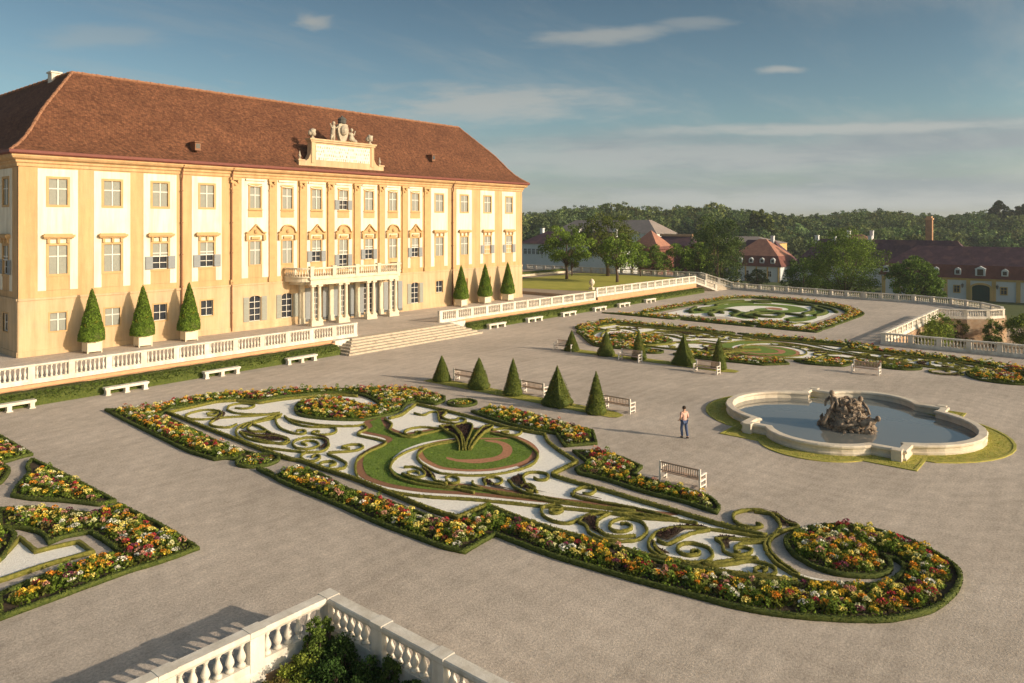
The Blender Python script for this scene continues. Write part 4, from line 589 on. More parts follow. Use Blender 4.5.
# ------------------------------------------------------------------ palace
PX0,PX1,PY,ZT=20.53,85.15,68.9,1.1
pal=thing('palace','long three storey yellow and white baroque palace with steep brown tiled roof','palace',(52.7,68.9,1.1))
def front(u,o,z): return (u,PY-o,z)
def side(u,o,z): return (PX0-o,PY+u,z)
def side2(u,o,z): return (PX1+o,PY+u,z)
def holed(mb,u0,u1,z0,z1,holes,o=0,depth=.3):
    us=sorted({u0,u1,*[h[0] for h in holes],*[h[1] for h in holes]}); zs=sorted({z0,z1,*[h[2] for h in holes],*[h[3] for h in holes]})
    us=[u for u in us if u0<=u<=u1]; zs=[z for z in zs if z0<=z<=z1]
    for a,b in zip(us,us[1:]):
        for c,d in zip(zs,zs[1:]):
            mu,mz=(a+b)/2,(c+d)/2
            if any(h[0]<mu<h[1] and h[2]<mz<h[3] for h in holes): continue
            mb.add([(a,o,c),(b,o,c),(b,o,d),(a,o,d)],[(0,1,2,3)])
    for a,b,c,d in holes:
        c=max(c,z0);d=min(d,z1)
        if c>=d: continue
        mb.add([(a,o,c),(b,o,c),(b,o,d),(a,o,d),(a,o-depth,c),(b,o-depth,c),(b,o-depth,d),(a,o-depth,d)],[(0,1,5,4),(1,2,6,5),(2,3,7,6),(3,0,4,7)])
    for a,b in ((u0,z0),):
        mb.add([(u0,o,z0),(u1,o,z0),(u1,o,z1),(u0,o,z1),(u0,o-.03,z0),(u1,o-.03,z0),(u1,o-.03,z1),(u0,o-.03,z1)],[(0,1,5,4),(1,2,6,5),(2,3,7,6),(3,0,4,7)])
BX=[23.44,27.75,31.95,36.47,41.64,45.4,49.1,52.74,56.45,60.12,63.8,68.05,72.75,77.45,82.12]
UP=(13.52,15.68); FI=(7.75,10.12)
def window(parent,T,u,z0,z1,hw,kind,sur=.22,arch=False,sill=False):
    """surround + casement bars as the window; pane and shutters as its own pieces"""
    mb=MB(); mb.T=T; s=sur; o=.07
    if not arch:
        mb.mi=0; mb.box(u-hw-s,u-hw,-.02,o,z0-s,z1+s); mb.box(u+hw,u+hw+s,-.02,o,z0-s,z1+s); mb.box(u-hw,u+hw,-.02,o-.003,z1,z1+s); mb.box(u-hw,u+hw,-.02,o-.003,z0-s,z0)
        if sill: mb.box(u-hw-s-.12,u+hw+s+.12,-.02,.16,z0-s-.1,z0-s)
    mb.mi=1
    # casement bars
    if kind!='closed' :
        b=.05; oo=-.16
        zlo,zhi=(z0,z1) if kind!='half' else (z0,(z0+z1)/2)
        for x in (u-hw,u-b/2,u+hw-b): mb.box(x,x+b,oo,oo+.07,zlo,zhi)
        k=max(1,round((zhi-zlo)/.6)) 
        for i in range(k+1): zc=zlo+(zhi-zlo)*i/k; zc=min(max(zc,zlo+.03),zhi-.03); mb.box(u-hw,u+hw,oo+.004,oo+.065,zc-.028,zc+.028)
    if kind in('closed','half'):
        zlo=z0 if kind=='closed' else (z0+z1)/2
        mb.box(u-.05,u+.05,-.055,.0,zlo,z1); zc=z0+(z1-z0)*.62; mb.box(u-hw,u-.05,-.057,-.004,zc-.045,zc+.045) if zc>zlo else None; mb.box(u+.05,u+hw,-.057,-.004,zc-.045,zc+.045) if zc>zlo else None
        if kind=='half': mb.box(u-hw,u+hw,-.058,.002,zlo-.05,zlo+.05)
    w=mb.build('window',[M['trim'],M['bar']],parent)
    if kind!='closed':
        mb=MB(); mb.T=T; mb.box(u-hw,u+hw,-.24,-.2,z0,z1 if kind!='half' else (z0+z1)/2); mb.build('pane',M['glass'],w)
    if kind in('closed','half'):
        zlo=z0 if kind=='closed' else (z0+z1)/2
        for sg in (-1,1):
            mb=MB(); mb.T=T; a,b=sorted((u+sg*.05,u+sg*hw)); mb.box(a,b,-.12,-.07,zlo,z1); n=int((z1-zlo)/.11)
            for i in range(n): z=zlo+.04+i*.11; mb.box(a+.07,b-.07,-.07,-.045,z,z+.06)
            mb.build('shutter',M['louvre'],w)
    if kind=='half':
        for sg in (-1,1):
            a,b=sorted((u+sg*(hw+.02),u+sg*(hw*2-.02))); mb=MB(); mb.T=T; zt=(z0+z1)/2; mb.box(a,b,.08,.13,z0,zt); n=int((zt-z0)/.12)
            for i in range(n): z=z0+.04+i*.12; mb.box(a+.06,b-.06,.13,.15,z,z+.06)
            mb.build('shutter',M['shutter'],w)
    if arch or kind=='shuttered':
        for sg in (-1,1):
            a,b=sorted((u+sg*(hw+.06),u+sg*(hw*2+.0))); mb=MB(); mb.T=T; mb.box(a,b,.05,.11,z0,z1-.1); n=int((z1-z0)/.18)
            for i in range(n): z=z0+.06+i*.18; 
            for i in range(n-1): z=z0+.06+i*.18; mb.box(a+.08,b-.08,.11,.13,z,z+.08)
            mb.build('shutter',M['shutter'] if not arch else M['louvre'],w)
    return w
KU=['closed']*15; KU[7]='half'
KF=['closed','closed','half','half','closed','closed','half','half','half','closed','half','closed','closed','half','half']
def facade(T,bays,u0,u1,center,kf,ku,main=True):
    holes=[];panels=[]
    for i,u in enumerate(bays):
        c=center(i); hw=.70 if not c else .60
        holes+= [(u-hw,u+hw,*UP)]
        fz=FI if not (main and i==7) else (6.75,10.12)
        holes+=[(u-hw,u+hw,*fz)]
        if main and 5<i<10: g=(1.25,5.0,.75)
        elif main and i in(4,5,10): g=(1.95,4.55,.66)
        else: g=(3.0,4.5,.62)
        holes.append((u-g[2],u+g[2],g[0],g[1])); panels.append((u,hw,c,fz,g))
    mb=MB(); mb.T=T; holed(mb,u0,u1,5.75,17.0,[h for h in holes if h[2]>5.7]); mb.build('upper_wall',M['ochre'],pal,recalc=True)
    mb=MB(); mb.T=T; holed(mb,u0,u1,1.1,5.75,[h for h in holes if h[2]<5],o=.05,depth=.35); mb.build('ground_floor_wall',M['ochre_pale'],pal)
    mb=MB(); mb.T=T; mb.box(u0-.03,u1+.03,-.05,.14,5.68,5.86); mb.box(u0-.03,u1+.03,-.05,.11,1.0,1.55); mb.build('string_course',M['ochre_pale'],pal)
    for i,(u,hw,c,fz,g) in enumerate(panels):
        pw=1.22 if (c and i!=4) else 1.52; z0=6.4
        mb=MB(); mb.T=T; ap=hw+.22
        holed(mb,u-pw,u+pw,z0,16.5,[(u-hw-.2,u+hw+.2,UP[0]-.2 if not c else UP[0]-.95,UP[1]+(.2 if not c else .35)),(u-hw-.2,u+hw+.2,z0-.01,10.3)],o=.035,depth=.034); mb.build('white_panel',M['cream'],pal)
        window(pal,T,u,*UP,hw,ku[i],sur=.2 if not c else .12,sill=c)
        window(pal,T,u,*fz,hw,kf[i],sur=.2 if not c else .14)
        # ground floor
        if main and 5<i<10: window(pal,T,u,g[0],g[1],g[2],'shuttered',sur=.0)
        elif main and i in(4,5,10):
            window(pal,T,u,g[0],g[1],g[2],'open',sur=0,arch=True)
            mb=MB(); mb.T=T; n=10; arc=[(u-g[2],4.55),(u-g[2],4.25)]+[(u-g[2]*math.cos(PI*k/n),4.25+.3*math.sin(PI*k/n)) for k in range(1,n)]+[(u+g[2],4.25),(u+g[2],4.552)]
            mb.slab([(u-g[2],4.24)]+[(u-g[2]*math.cos(PI*k/n),4.24+.31*math.sin(PI*k/n)) for k in range(1,n)]+[(u+g[2],4.24),(u+g[2],4.6),(u-g[2],4.6)],-.1,.04); mb.build('window_arch',M['ochre_pale'],pal)
        else: window(pal,T,u,g[0],g[1],g[2],'open' if i not in(0,1) or not main else 'closed',sur=.12)
        # window heads
        if not c:
            mb=MB(); mb.T=T; mb.box(u-1.2,u+1.2,.0,.42,10.82,11.02); mb.box(u-1.12,u+1.12,0,.32,10.72,10.822); mb.box(u-1.05,u+1.05,0,.24,11.02,11.1)
            for x in (-.85,-.1,.65): mb.box(u+x,u+x+.2,.03,.2,10.32,10.72)
            mb.build('window_hood',M['trim'],pal)
        else:
            mb=MB(); mb.T=T; w=1.12
            if i%2==0: out=[(-w,10.75),(w,10.75),(w,10.95),(.75,11.0),(0,11.75),(-.75,11.0),(-w,10.95)]
            else: out=[(-w,10.75),(w,10.75),(w,10.95),(.85,11.0)]+[(.85*math.cos(PI*k/8),11.0+.72*math.sin(PI*k/8)) for k in range(1,8)]+[(-.85,11.0),(-w,10.95)]
            mb.slab([(u+a,b) for a,b in out],.0,.16)
            rim=[(u+a,b) for a,b in out[2:]]
            for p,q in zip(rim,rim[1:]):
                mb.slab([(p[0],p[1]),(q[0],q[1]),(q[0],q[1]+.13),(p[0],p[1]+.13)],.0,.36)
            mb.box(u-w,u-w+.3,0,.28,10.2,10.75); mb.box(u+w-.3,u+w,0,.28,10.2,10.75)
            mb.sphere((u,.15,11.12),.24,8,6); mb.box(u-.5,u+.5,.05,.22,10.35,10.6); mb.build('pediment',M['trim'],pal)
            # swag above and apron below the upper window
            mb=MB(); mb.T=T; mb.box(u-hw-.2,u+hw+.2,.0,.09,UP[0]-.94,UP[0]-.33); mb.box(u-hw-.2,u+hw+.2,.0,.06,UP[1]+.13,UP[1]+.34); mb.build('apron',M['trim'],pal)
            mb=MB(); mb.T=T; mb.tube([(u-hw-.25,.12,15.92),(u-.4,.14,15.80),(u,.15,15.74),(u+.4,.14,15.80),(u+hw+.25,.12,15.92)],.045,6); mb.box(u-hw-.5,u+hw+.5,.0,.2,16.32,16.5); mb.build('swag',M['cream'],pal)
    return
cen=lambda i:4<=i<=10
facade(front,BX,PX0,PX1,cen,KF,KU)
sb=[2.85+4.35*i for i in range(11)]
facade(side,sb,.0,50,lambda i:False,['half','closed','closed','half']*3,['closed']*12,main=False)
mb=MB(); mb.box(PX0+.5,33.2,82,PY+50,1.1,17); mb.box(PX1-13,PX1,PY+.1,PY+50,1.1,17.4); mb.box(PX0+.4,PX1-.1,PY+.45,82.2,1.1,17.4); mb.build('rear_walls',M['ochre'],pal)
# giant pilasters of the middle block, corner strips
for a,b in [(39.35,.42),(43.55,.34),(47.25,.34),(50.92,.34),(54.6,.34),(58.28,.34),(61.95,.34),(65.75,.42)]:
    mb=MB(); mb.T=front; mb.box(a-b,a+b,-.02,.16,5.87,15.35); mb.box(a-b-.08,a+b+.08,-.02,.22,5.87,6.35)
    mb.box(a-b-.05,a+b+.05,-.02,.20,15.35,15.5); mb.box(a-b+.03,a+b-.03,-.02,.18,15.5,16.1)
    for sg in(-1,1): mb.tube([(a+sg*(b-.05),-.02,16.15),(a+sg*(b-.05),.3,16.15)],.16,8)
    mb.box(a-b-.12,a+b+.12,-.02,.28,16.3,16.55); mb.sphere((a,.2,15.85),.15,7,5); mb.build('pilaster',M['trim'],pal)
# main cornice along both fronts, gutter
cp=[(PX0,PY+50),(PX0,PY),(PX1,PY),(PX1,PY+50)]
mb=MB(); prof=[(-.0,16.62),(.10,16.62),(.10,16.85),(.22,16.95),(.22,17.12),(.5,17.25),(.62,17.42),(.62,17.56),(0,17.56)]
sweep(mb,cp,[(-o,z) for o,z in prof]); mb.build('cornice',M['ochre'],pal)
mb=MB(); sweep(mb,cp,[(-o,z) for o,z in [(.3,17.56),(.72,17.56),(.84,17.66),(.84,17.88),(.74,17.9),(.3,17.8)]]); mb.build('gutter',M['gutter'],pal)
for x,s in ((33.92,.0),(38.99,.0),(70.42,0)):
    mb=MB(); mb.T=front; mb.tube([(x,.6,17.5),(x,.28,16.9),(x,.26,16.4),(x,.14,16),(x,.14,1.2)],.085,8)
    for z in range(3,17,3): mb.box(x-.12,x+.12,.02,.26,z,z+.07)
    mb.build('downpipe',M['pipe'],pal)
# roof: U plan with hipped corners and slightly kicked eaves
def rf(mb,e0,e1,r0,r1,n=14,kick=.5):
    """one slope between eave edge e0-e1 and ridge edge r0-r1"""
    m_=24; vs=[]
    for j in range(n+1):
        t=j/n; zt=t+(-.06*math.sin(PI*min(1,t*2.2)) if t<.4545 else 0)
        for i in range(m_+1):
            s=i/m_; e=Vector(e0).lerp(Vector(e1),s); r=Vector(r0).lerp(Vector(r1),s); p=e.lerp(r,t); p.z=e.z+(r.z-e.z)*zt+noise.noise(Vector((p.x*.4,p.y*.4,1)))*.05*math.sin(PI*t); vs.append(tuple(p))
    mb.add(vs,[(j*(m_+1)+i,j*(m_+1)+i+1,(j+1)*(m_+1)+i+1,(j+1)*(m_+1)+i) for j in range(n) for i in range(m_)])
E0,E1,ZR,ZE=PX0-.75,PX1+.75,26.0,17.82; F0=PY-.75; RY=75.6; RX0,RX1=26.9,78.6; BK=PY+50
mb=MB()
rf(mb,(E0,F0,ZE),(E1,F0,ZE),(RX0,RY,ZR),(RX1,RY,ZR)); rf(mb,(E0,BK,ZE),(E0,F0,ZE),(RX0,BK,ZR),(RX0,RY,ZR)); rf(mb,(E1,F0,ZE),(E1,BK,ZE),(RX1,RY,ZR),(RX1,BK,ZR))
rf(mb,(33.9,BK,ZE),(33.9,82.6,ZE),(RX0,BK,ZR),(RX0,RY,ZR)); rf(mb,(33.9,82.6,ZE),(71.6,82.6,ZE),(RX0,RY,ZR),(RX1,RY,ZR)); rf(mb,(71.6,82.6,ZE),(71.6,BK,ZE),(RX1,RY,ZR),(RX1,BK,ZR))
mb.add([(E0,BK,ZE),(33.9,BK,ZE),(RX0,BK,ZR)],[(0,1,2)]); mb.add([(71.6,BK,ZE),(E1,BK,ZE),(RX1,BK,ZR)],[(0,1,2)])
roof=mb.build('roof',M['roof'],pal)
mb=MB()
def ridge(a,b,r=.15,step=.42):
    a=Vector(a);b=Vector(b); n=int((b-a).length/step)
    for i in range(n):
        p=a.lerp(b,i/n);q=a.lerp(b,(i+1)/n); k=r*(1+.12*((i*7)%3-1)); mb.tube([tuple(p),tuple(q)],[k,k*.8],6)
def hip(e,r): return [Vector(e).lerp(Vector(r),t)+Vector((0,0,(-.06*math.sin(PI*min(1,t*2.2)) if t<.4545 else 0)*(ZR-ZE)+.02)) for t in [i/10 for i in range(11)]]
ridge((RX0,RY,ZR+.03),(RX1,RY,ZR+.03)); ridge((RX0,RY,ZR+.03),(RX0,BK,ZR+.03)); ridge((RX1,RY,ZR+.03),(RX1,BK,ZR+.03))
for e,r in (((E0,F0,ZE),(RX0,RY,ZR)),((E1,F0,ZE),(RX1,RY,ZR))):
    h=hip(e,r)
    for a,b in zip(h,h[1:]): ridge(a,b)
mb.build('ridge_tiles',M['ridge'],roof)
mb=MB(); mb.box(26.5,27.3,79.5,80.5,25.2,26.45); mb.box(26.4,27.4,79.4,80.6,26.45,26.6); mb.build('chimney',M['white_stone'],roof)
for x,t in ((35.6,.18),(68.2,.33)):
    y=F0+(RY-F0)*t; z=ZE+(ZR-ZE)*t*.93; mb=MB(); mb.box(x-.28,x+.28,y-.55,y+.5,z-.2,z+.55); mb.prism([(x-.4,y-.7),(x+.4,y-.7),(x+.4,y+.7),(x-.4,y+.7)],z+.56,z+.64); mb.mi=1; mb.box(x-.2,x+.2,y-.57,y-.552,z-.0,z+.45); mb.build('roof_vent',[M['pipe'],M['glass']],roof)
# attic gable with inscription
att=MB(); att.T=front
att.slab([(46.8,17.7),(58.6,17.7),(58.6,18.75),(57.75,18.75),(57.4,19.0),(57.1,19.6),(57.05,20.9),(48.35,20.9),(48.3,19.6),(48.0,19.0),(47.65,18.75),(46.8,18.75)],-.55,.12)
att.box(48.2,57.2,-.6,.3,20.9,21.1); att.box(48.05,57.35,-.65,.4,21.1,21.28); att.box(46.7,47.55,-.6,.2,18.75,18.9); att.box(57.8,58.7,-.6,.2,18.75,18.9); att.box(46.75,58.65,-.55,.2,17.6,17.95)
for x in (48.35,56.65): att.box(x,x+.42,.12,.22,18.6,20.9)
a_=att.build('attic_gable',M['ochre_pale'],pal)
mb=MB(); mb.T=front; mb.box(48.95,56.45,.12,.17,18.95,20.7); mb.build('inscription_panel',M['inscr'],a_)
def urn(x,y,z,lab,big=True):
    t=thing('roof_urn',lab,'urn',(x,y,z),group='stone urns on the palace attic'); s=1 if big else .62
    mb=MB(); k=s; mb.lathe(x,y,[(.26*k,z),(.26*k,z+.12*k),(.12*k,z+.2*k),(.1*k,z+.32*k),(.2*k,z+.4*k)],10); mb.build('foot',M['statue'],t,smooth=True)
    mb=MB()
    if big: mb.sphere((x,y,z+.72),.38,10,8,1,.5); mb.sphere((x-.3,y+.05,z+.6),.22,8,6,1.2,.6); mb.sphere((x+.2,y-.1,z+.95),.16,8,6,1,.5)
    else: mb.lathe(x,y,[(.14,z+.25),(.17,z+.4),(.08,z+.62),(.05,z+.85),(.02,z+.95)],8)
    mb.build('trophy' if big else 'finial',M['statue'],t,smooth=True)
urn(48.75,PY+.2,21.28,'round trophy urn on the left end of the palace attic'); urn(56.75,PY+.2,21.28,'round trophy urn on the right end of the palace attic')
urn(47.1,PY+.2,18.9,'small pointed urn at the lower left of the palace attic',False); urn(58.25,PY+.2,18.9,'small pointed urn at the lower right of the palace attic',False)
t=thing('heraldic_sculpture','crowned coat of arms between two stone figures on top of the palace attic','sculpture',(52.7,PY+.15,21.28)); y=PY+.15
mb=MB(); 
mb.T=lambda u,o,z:(52.7+u,y-o,21.28+z)
mb.slab([(-.35,0),(.35,0),(.62,.7),(.75,1.35),(.6,1.95),(0,2.1),(-.6,1.95),(-.75,1.35),(-.62,.7)],-.25,.25); mb.sphere((0,.25,1.25),.5,10,8,1.2); mb.build('shield',M['statue'],t,smooth=False)
mb=MB(); mb.T=lambda u,o,z:(52.7+u,y-o,21.28+z); mb.lathe(0,0,[(.42,2.05),(.5,2.25),(.42,2.35),(.52,2.55),(.3,2.75),(.1,2.82)],10); mb.sphere((0,0,2.88),.1); mb.build('crown',M['lead'],t)
for sg in(-1,1):
    mb=MB(); mb.T=lambda u,o,z:(52.7+sg*u,y-o,21.28+z)
    if sg<0: J=[((1.15,0,0),.16),((1.2,0,.45),.2),((1.35,.05,.85),.27),((1.3,.05,1.25),.26),((1.25,.05,1.6),.24),((1.2,.05,1.8),.12)]
    else: J=[((1.9,.2,.12),.16),((1.45,.2,.25),.24),((1.15,.1,.35),.3),((1.2,.05,.75),.27),((1.25,.05,1.1),.22),((1.3,.05,1.25),.12)]
    mb.tube([j[0] for j in J],[j[1] for j in J],8); h=J[-1][0]; mb.sphere((h[0],h[1],h[2]+.18),.19,8,6,1.15)
    mb.tube([(1.2,.1,h[2]-.2),(1.55,.2,h[2]-.4),(1.75,.15,h[2]+.1)],[.1,.08,.06],6); mb.tube([(1.2,.1,h[2]-.2),(.9,.2,h[2]-.35),(.7,.2,h[2]-.1)],[.1,.08,.06],6); mb.tube([(1.3,-.05,.9),(1.55,.1,.4),(1.6,.15,.0)],[.2,.16,.12],6)
    mb.build('figure',M['statue'],t,smooth=True)
# portico and balcony
PO=MB(); PF=66.0
por=MB(); por.box(46.3,58.75,PF,PY,6.02,6.22); por.box(46.45,58.6,PF+.15,PY,5.6,6.02); por.box(46.38,58.67,PF+.08,PY,5.45,5.6)
# curved quarter balcony at the left and right ends
for cx,sg in ((46.4,-1),(58.65,1)):
    poly=[(cx,PF+.3)]+[(cx+sg*1.35*math.sin(a*PI/12),PY-2.6*math.cos(a*PI/12)) for a in range(0,7)]+[(cx,PY)]; por.prism(poly,5.78,6.2)
    poly=[(cx,PF+1.1)]+[(cx+sg*.8*math.sin(a*PI/12),PY-1.8*math.cos(a*PI/12)) for a in range(0,7)]+[(cx,PY)]; por.prism(poly,5.45,5.78)
portico=por.build('portico',M['stone'],pal)
CX_=[46.85,47.75,50.35,51.2,54.25,55.15,57.75,58.35]; CX_=[46.85,47.72,50.35,51.22,54.25,55.1,57.55,58.4]
for x in CX_:
    mb=MB(); mb.box(x-.27,x+.27,PF+.14,PF+.7,1.62,1.74); mb.lathe(x,PF+.42,[(.27,1.74),(.27,1.84),(.22,1.92),(.215,2.4),(.205,3.8),(.175,5.1),(.19,5.15),(.25,5.25)],14); mb.box(x-.28,x+.28,PF+.14,PF+.7,5.25,5.46); mb.build('column',M['stone'],portico,smooth=False)
for i in range(0,8,2):
    a,b=CX_[i],CX_[i+1]; mb=MB(); mb.box(a-.32,b+.32,PF+.1,PF+.76,1.1,1.25); mb.box(a-.28,b+.28,PF+.13,PF+.72,1.25,1.52); mb.box(a-.32,b+.32,PF+.1,PF+.76,1.52,1.62); mb.build('column_pedestal',M['stone'],portico)
for x in (47.1,50.92,54.6,58.1):
    mb=MB(); mb.box(x-.3,x+.3,PY-.28,PY-.055,1.1,5.46); mb.box(x-.36,x+.36,PY-.34,PY-.057,1.1,1.7); mb.box(x-.36,x+.36,PY-.34,PY-.057,5.2,5.45); mb.build('wall_pilaster',M['stone'],portico)
bp=[(46.4-1.3,PY-.15)]+[(46.4-1.28*math.sin(a*PI/12),PY-.12-2.5*math.cos(a*PI/12)) for a in (5,4,3,2,1)]+[(46.5,PF+.2),(58.55,PF+.2)]+[(58.65+1.28*math.sin(a*PI/12),PY-.12-2.5*math.cos(a*PI/12)) for a in (1,2,3,4,5)]+[(58.65+1.3,PY-.15)]
mb=MB(); sweep(mb,bp,[(-.14,6.22),(-.14,6.36),(.14,6.36),(.14,6.22)]); sweep(mb,bp,[(-.17,7.12),(-.17,7.28),(.17,7.28),(.17,7.12)]); mb.build('balcony_rail',M['stone'],portico)
BM=baluster_mesh(.76,6); BM.materials.clear(); BM.materials.append(M['stone'])
def along(pts,step):
    out=[];acc=step/2
    for a,b in zip(pts,pts[1:]):
        a=Vector(a);b=Vector(b);L_=(b-a).length
        while acc<L_: out.append(a.lerp(b,acc/L_)); acc+=step
        acc-=L_
    return out
px_=[46.55,49.4,52.5,55.6,58.5]
for q in along(bp,.3):
    if any(abs(q.x-x)<.26 and q.y<PF+.5 for x in px_): continue
    o=bpy.data.objects.new('baluster',BM); C.objects.link(o); o.parent=portico; o.location=(q.x-52.7,q.y-68.9,6.36-1.1)
for x in px_:
    mb=MB(); mb.box(x-.22,x+.22,PF+.0,PF+.4,6.22,7.34); mb.box(x-.27,x+.27,PF-.04,PF+.44,7.34,7.42); mb.build('balcony_pier',M['stone'],portico)
# ------------------------------------------------------------------ potted yew cones on the terrace
def cone_leaves(r,h,n,z0,sq=False,size=(.05,.1),base=(.05,.075,.012),tip=(.17,.20,.03),pw=1.0):
    t=1-np.sqrt(rng.uniform(0,1,n)); a=rng.uniform(0,2*PI,n); rr=r*(1-t)**pw*rng.uniform(.93,1.05,n)
    rr=np.where(t<.08,rr*(.86+1.75*t),rr)*(1+.10*np.array([noise.noise(Vector((math.cos(q)*1.5,math.sin(q)*1.5,tt*h*1.3))) for q,tt in zip(a,t)]))*rng.uniform(.95,1.06,n)
    if sq:
        k=1/np.maximum(np.abs(np.cos(a)),np.abs(np.sin(a))); rr=rr*k*.86
    P=np.stack([rr*np.cos(a),rr*np.sin(a),z0+t*h],1); b=rng.uniform(0,1,(n,1)); nz=np.array([noise.noise(Vector(p)*2.2)*.5+.5 for p in P])[:,None]
    col=np.array(base)+(np.array(tip)-np.array(base))*(b*.45+nz*.75); br=np.array([noise.noise(Vector(p)*1.3+Vector((9,4,2))) for p in P])[:,None]>.38; return P,rng.uniform(size[0],size[1],n),np.where(br,col*np.array([1.35,.95,.9]),col)
def make_cone(name,label,cat,r,h,loc,rz,group,z0=0,sq=False,n=4200,pot=False,**k):
    t=thing(name,label,cat,(0,0,0),0,group)
    mb=MB(); ns=4 if sq else 18; prof=[(r*.82,z0),(r*.93,z0+h*.06),(r*.9,z0+h*.12)]+[(max(.02,r*.93*(1-i/10)**k.get('pw',1)),z0+h*i/10*.985) for i in range(2,11)]
    mb.lathe(0,0,[(a*(1.2 if sq else 1),b) for a,b in prof],ns,PI/4 if sq else 0); mb.build('crown',M['hedge_dark'],t)
    P,s,c=cone_leaves(r,h,n,z0,sq,**k); o=cards_mesh('leaves',P,s,c,up=.1,parent=t,norm=np.stack([P[:,0]/r,P[:,1]/r,np.zeros(n)+.4],1)*.9); o['kind']='stuff'
    if pot:
        mb=MB(); mb.box(-.55,.55,-.55,.55,.12,.95)
        for x in(-.58,.5):
            for y in(-.58,.5): mb.box(x,x+.08,y,y+.08,0,1.05)
        mb.box(-.6,.6,-.6,.6,.9,.98); mb.build('planter',M['planter'],t)
        mb=MB(); mb.tube([(0,0,.9),(0,0,z0+.4)],.09,8); mb.build('trunk',M['bark'],t)
    t.location=loc; t.rotation_euler=(0,0,rz); WL[t.name]=Vector(loc); return t
PG='potted yew cones standing before the palace'
proto=make_cone('potted_yew_cone','potted yew cone nearest the left palace corner','potted tree',1.06,4.45,(25.45,67.2,1.1),0,PG,z0=1.0,n=7000,pot=True,size=(.09,.17),base=(.06,.12,.014),tip=(.20,.30,.035),pw=.86)
for (x,y),l in zip([(29.6,67.1),(33.8,67.1),(70.5,67.3),(75.2,67.3),(80.0,67.3)],['second potted yew cone from the left palace corner','potted yew cone nearest the left downpipe of the palace','first potted yew cone to the right of the portico','middle potted yew cone on the right of the portico','potted yew cone nearest the right palace corner']): copy_tree(proto,(x,y,1.1),random.uniform(-.1,.1),l)
# ------------------------------------------------------------------ topiary cones on the gravel
TG='clipped yew cones on the gravel'
spec=[(39.9,40.1,.72,1.95),(39.9,36.3,.85,2.25),(39.8,33.0,.70,2.6),(39.4,28.9,.98,2.65),(39.3,25.8,.68,2.7)]
nm=['smallest clipped cone in the near row by the flowers','second clipped cone in the near row counting from the palace','middle slender clipped cone of the near row','wide four sided clipped pyramid in the near row','last tall clipped cone of the near row next to the bench']
nf_=['clipped cone of the far row nearest the palace','second clipped cone in the far row counting from the palace','middle slender clipped cone of the far row','wide four sided clipped pyramid in the far row','last clipped cone of the far row nearest the fountain']
for i,(x,y,r,h) in enumerate(spec):
    g=make_cone('clipped_yew_cone' if i!=3 else 'clipped_yew_pyramid',nm[i],'topiary',r,h,(x,y,.02),0,TG,sq=i==3,n=4200 if i==3 else 3200,pw=1.0 if i==3 else .86,size=(.045,.09))
    copy_tree(g,(97.0-x,y+.1,.02),0 if i==3 else random.uniform(0,3),nf_[i])
for m,lb in ((0,''),(1,'')):
    P_=[(39.0,41.2),(39.0,24.6),(39.3,24.2),(40.0,24.2),(40.4,25),(40.4,41.2)]; sheet('grass_strip',mir(P_,m) if not m else mir(P_,m)[::-1],.03,M['strip_grass']); grass_blades(mir(P_,m),None,.03,150,True,['grass blades under the near row of clipped cones','grass blades under the far row of clipped cones'][m])
# ------------------------------------------------------------------ benches
def stone_bench():
    t=thing('stone_bench','','bench',(0,0,0),0,'white stone benches along the clipped hedge')
    mb=MB(); mb.box(-1.5,1.5,-.24,.24,.42,.55); mb.box(-1.46,1.46,-.2,.2,.37,.42); mb.build('seat',M['white_stone'],t)
    for x in(-1.28,0,1.28): mb=MB(); mb.box(x-.13,x+.13,-.2,.2,.07,.37); mb.box(x-.18,x+.18,-.23,.23,0,.07); mb.build('leg',M['white_stone'],t)
    return t
sb_=stone_bench(); lab=['stone bench at the left edge of the picture','second stone bench from the left edge','third stone bench from the left, below the second potted cone','stone bench just left of the palace steps','first stone bench right of the palace steps','second stone bench right of the palace steps','third stone bench right of the palace steps','fourth stone bench right of the palace steps','fifth stone bench right of the palace steps','farthest stone bench before the garden stairs']
for i,(x,y) in enumerate([(15.8,54.75),(23.0,54.75),(30.2,54.75),(37.5,54.75),(64.2,55.7),(71.2,55.7),(78.4,55.7),(85.7,55.7),(92.0,55.7),(99.6,55.7)]):
    if i==0: sb_.location=(x,y,0); sb_['label']=lab[0]
    else: copy_tree(sb_,(x,y,0),0,lab[i])
def wood_bench():
    t=thing('garden_bench','','bench',(0,0,0),0,'slatted wooden garden benches'); W_=.98
    mb=MB()
    for i in range(5): mb.box(-.94,.94,-.2+i*.1,-.13+i*.1,.42,.45)
    mb.build('seat',M['bench_wood'],t)
    mb=MB(); mb.box(-.95,.95,.29,.33,.86,.93); mb.box(-.95,.95,.29,.33,.5,.55)
    for i in range(17): mb.box(-.9+i*.11,-.86+i*.11,.295,.325,.55,.86)
    mb.build('backrest',M['bench_wood'],t)
    for s in(-1,1):
        a,b=sorted((s*.95,s*1.03)); mb=MB(); mb.box(a,b,-.28,-.21,0,.62); mb.box(a,b,.28,.35,0,.95); mb.box(a-.01,b+.01,-.3,.3,.62,.67); mb.box(a,b,-.21,.28,.36,.43); mb.box(a,b,-.21,.28,.12,.17); mb.build('bench_end',M['bench_end'],t)
    return t
wb=wood_bench(); first=True
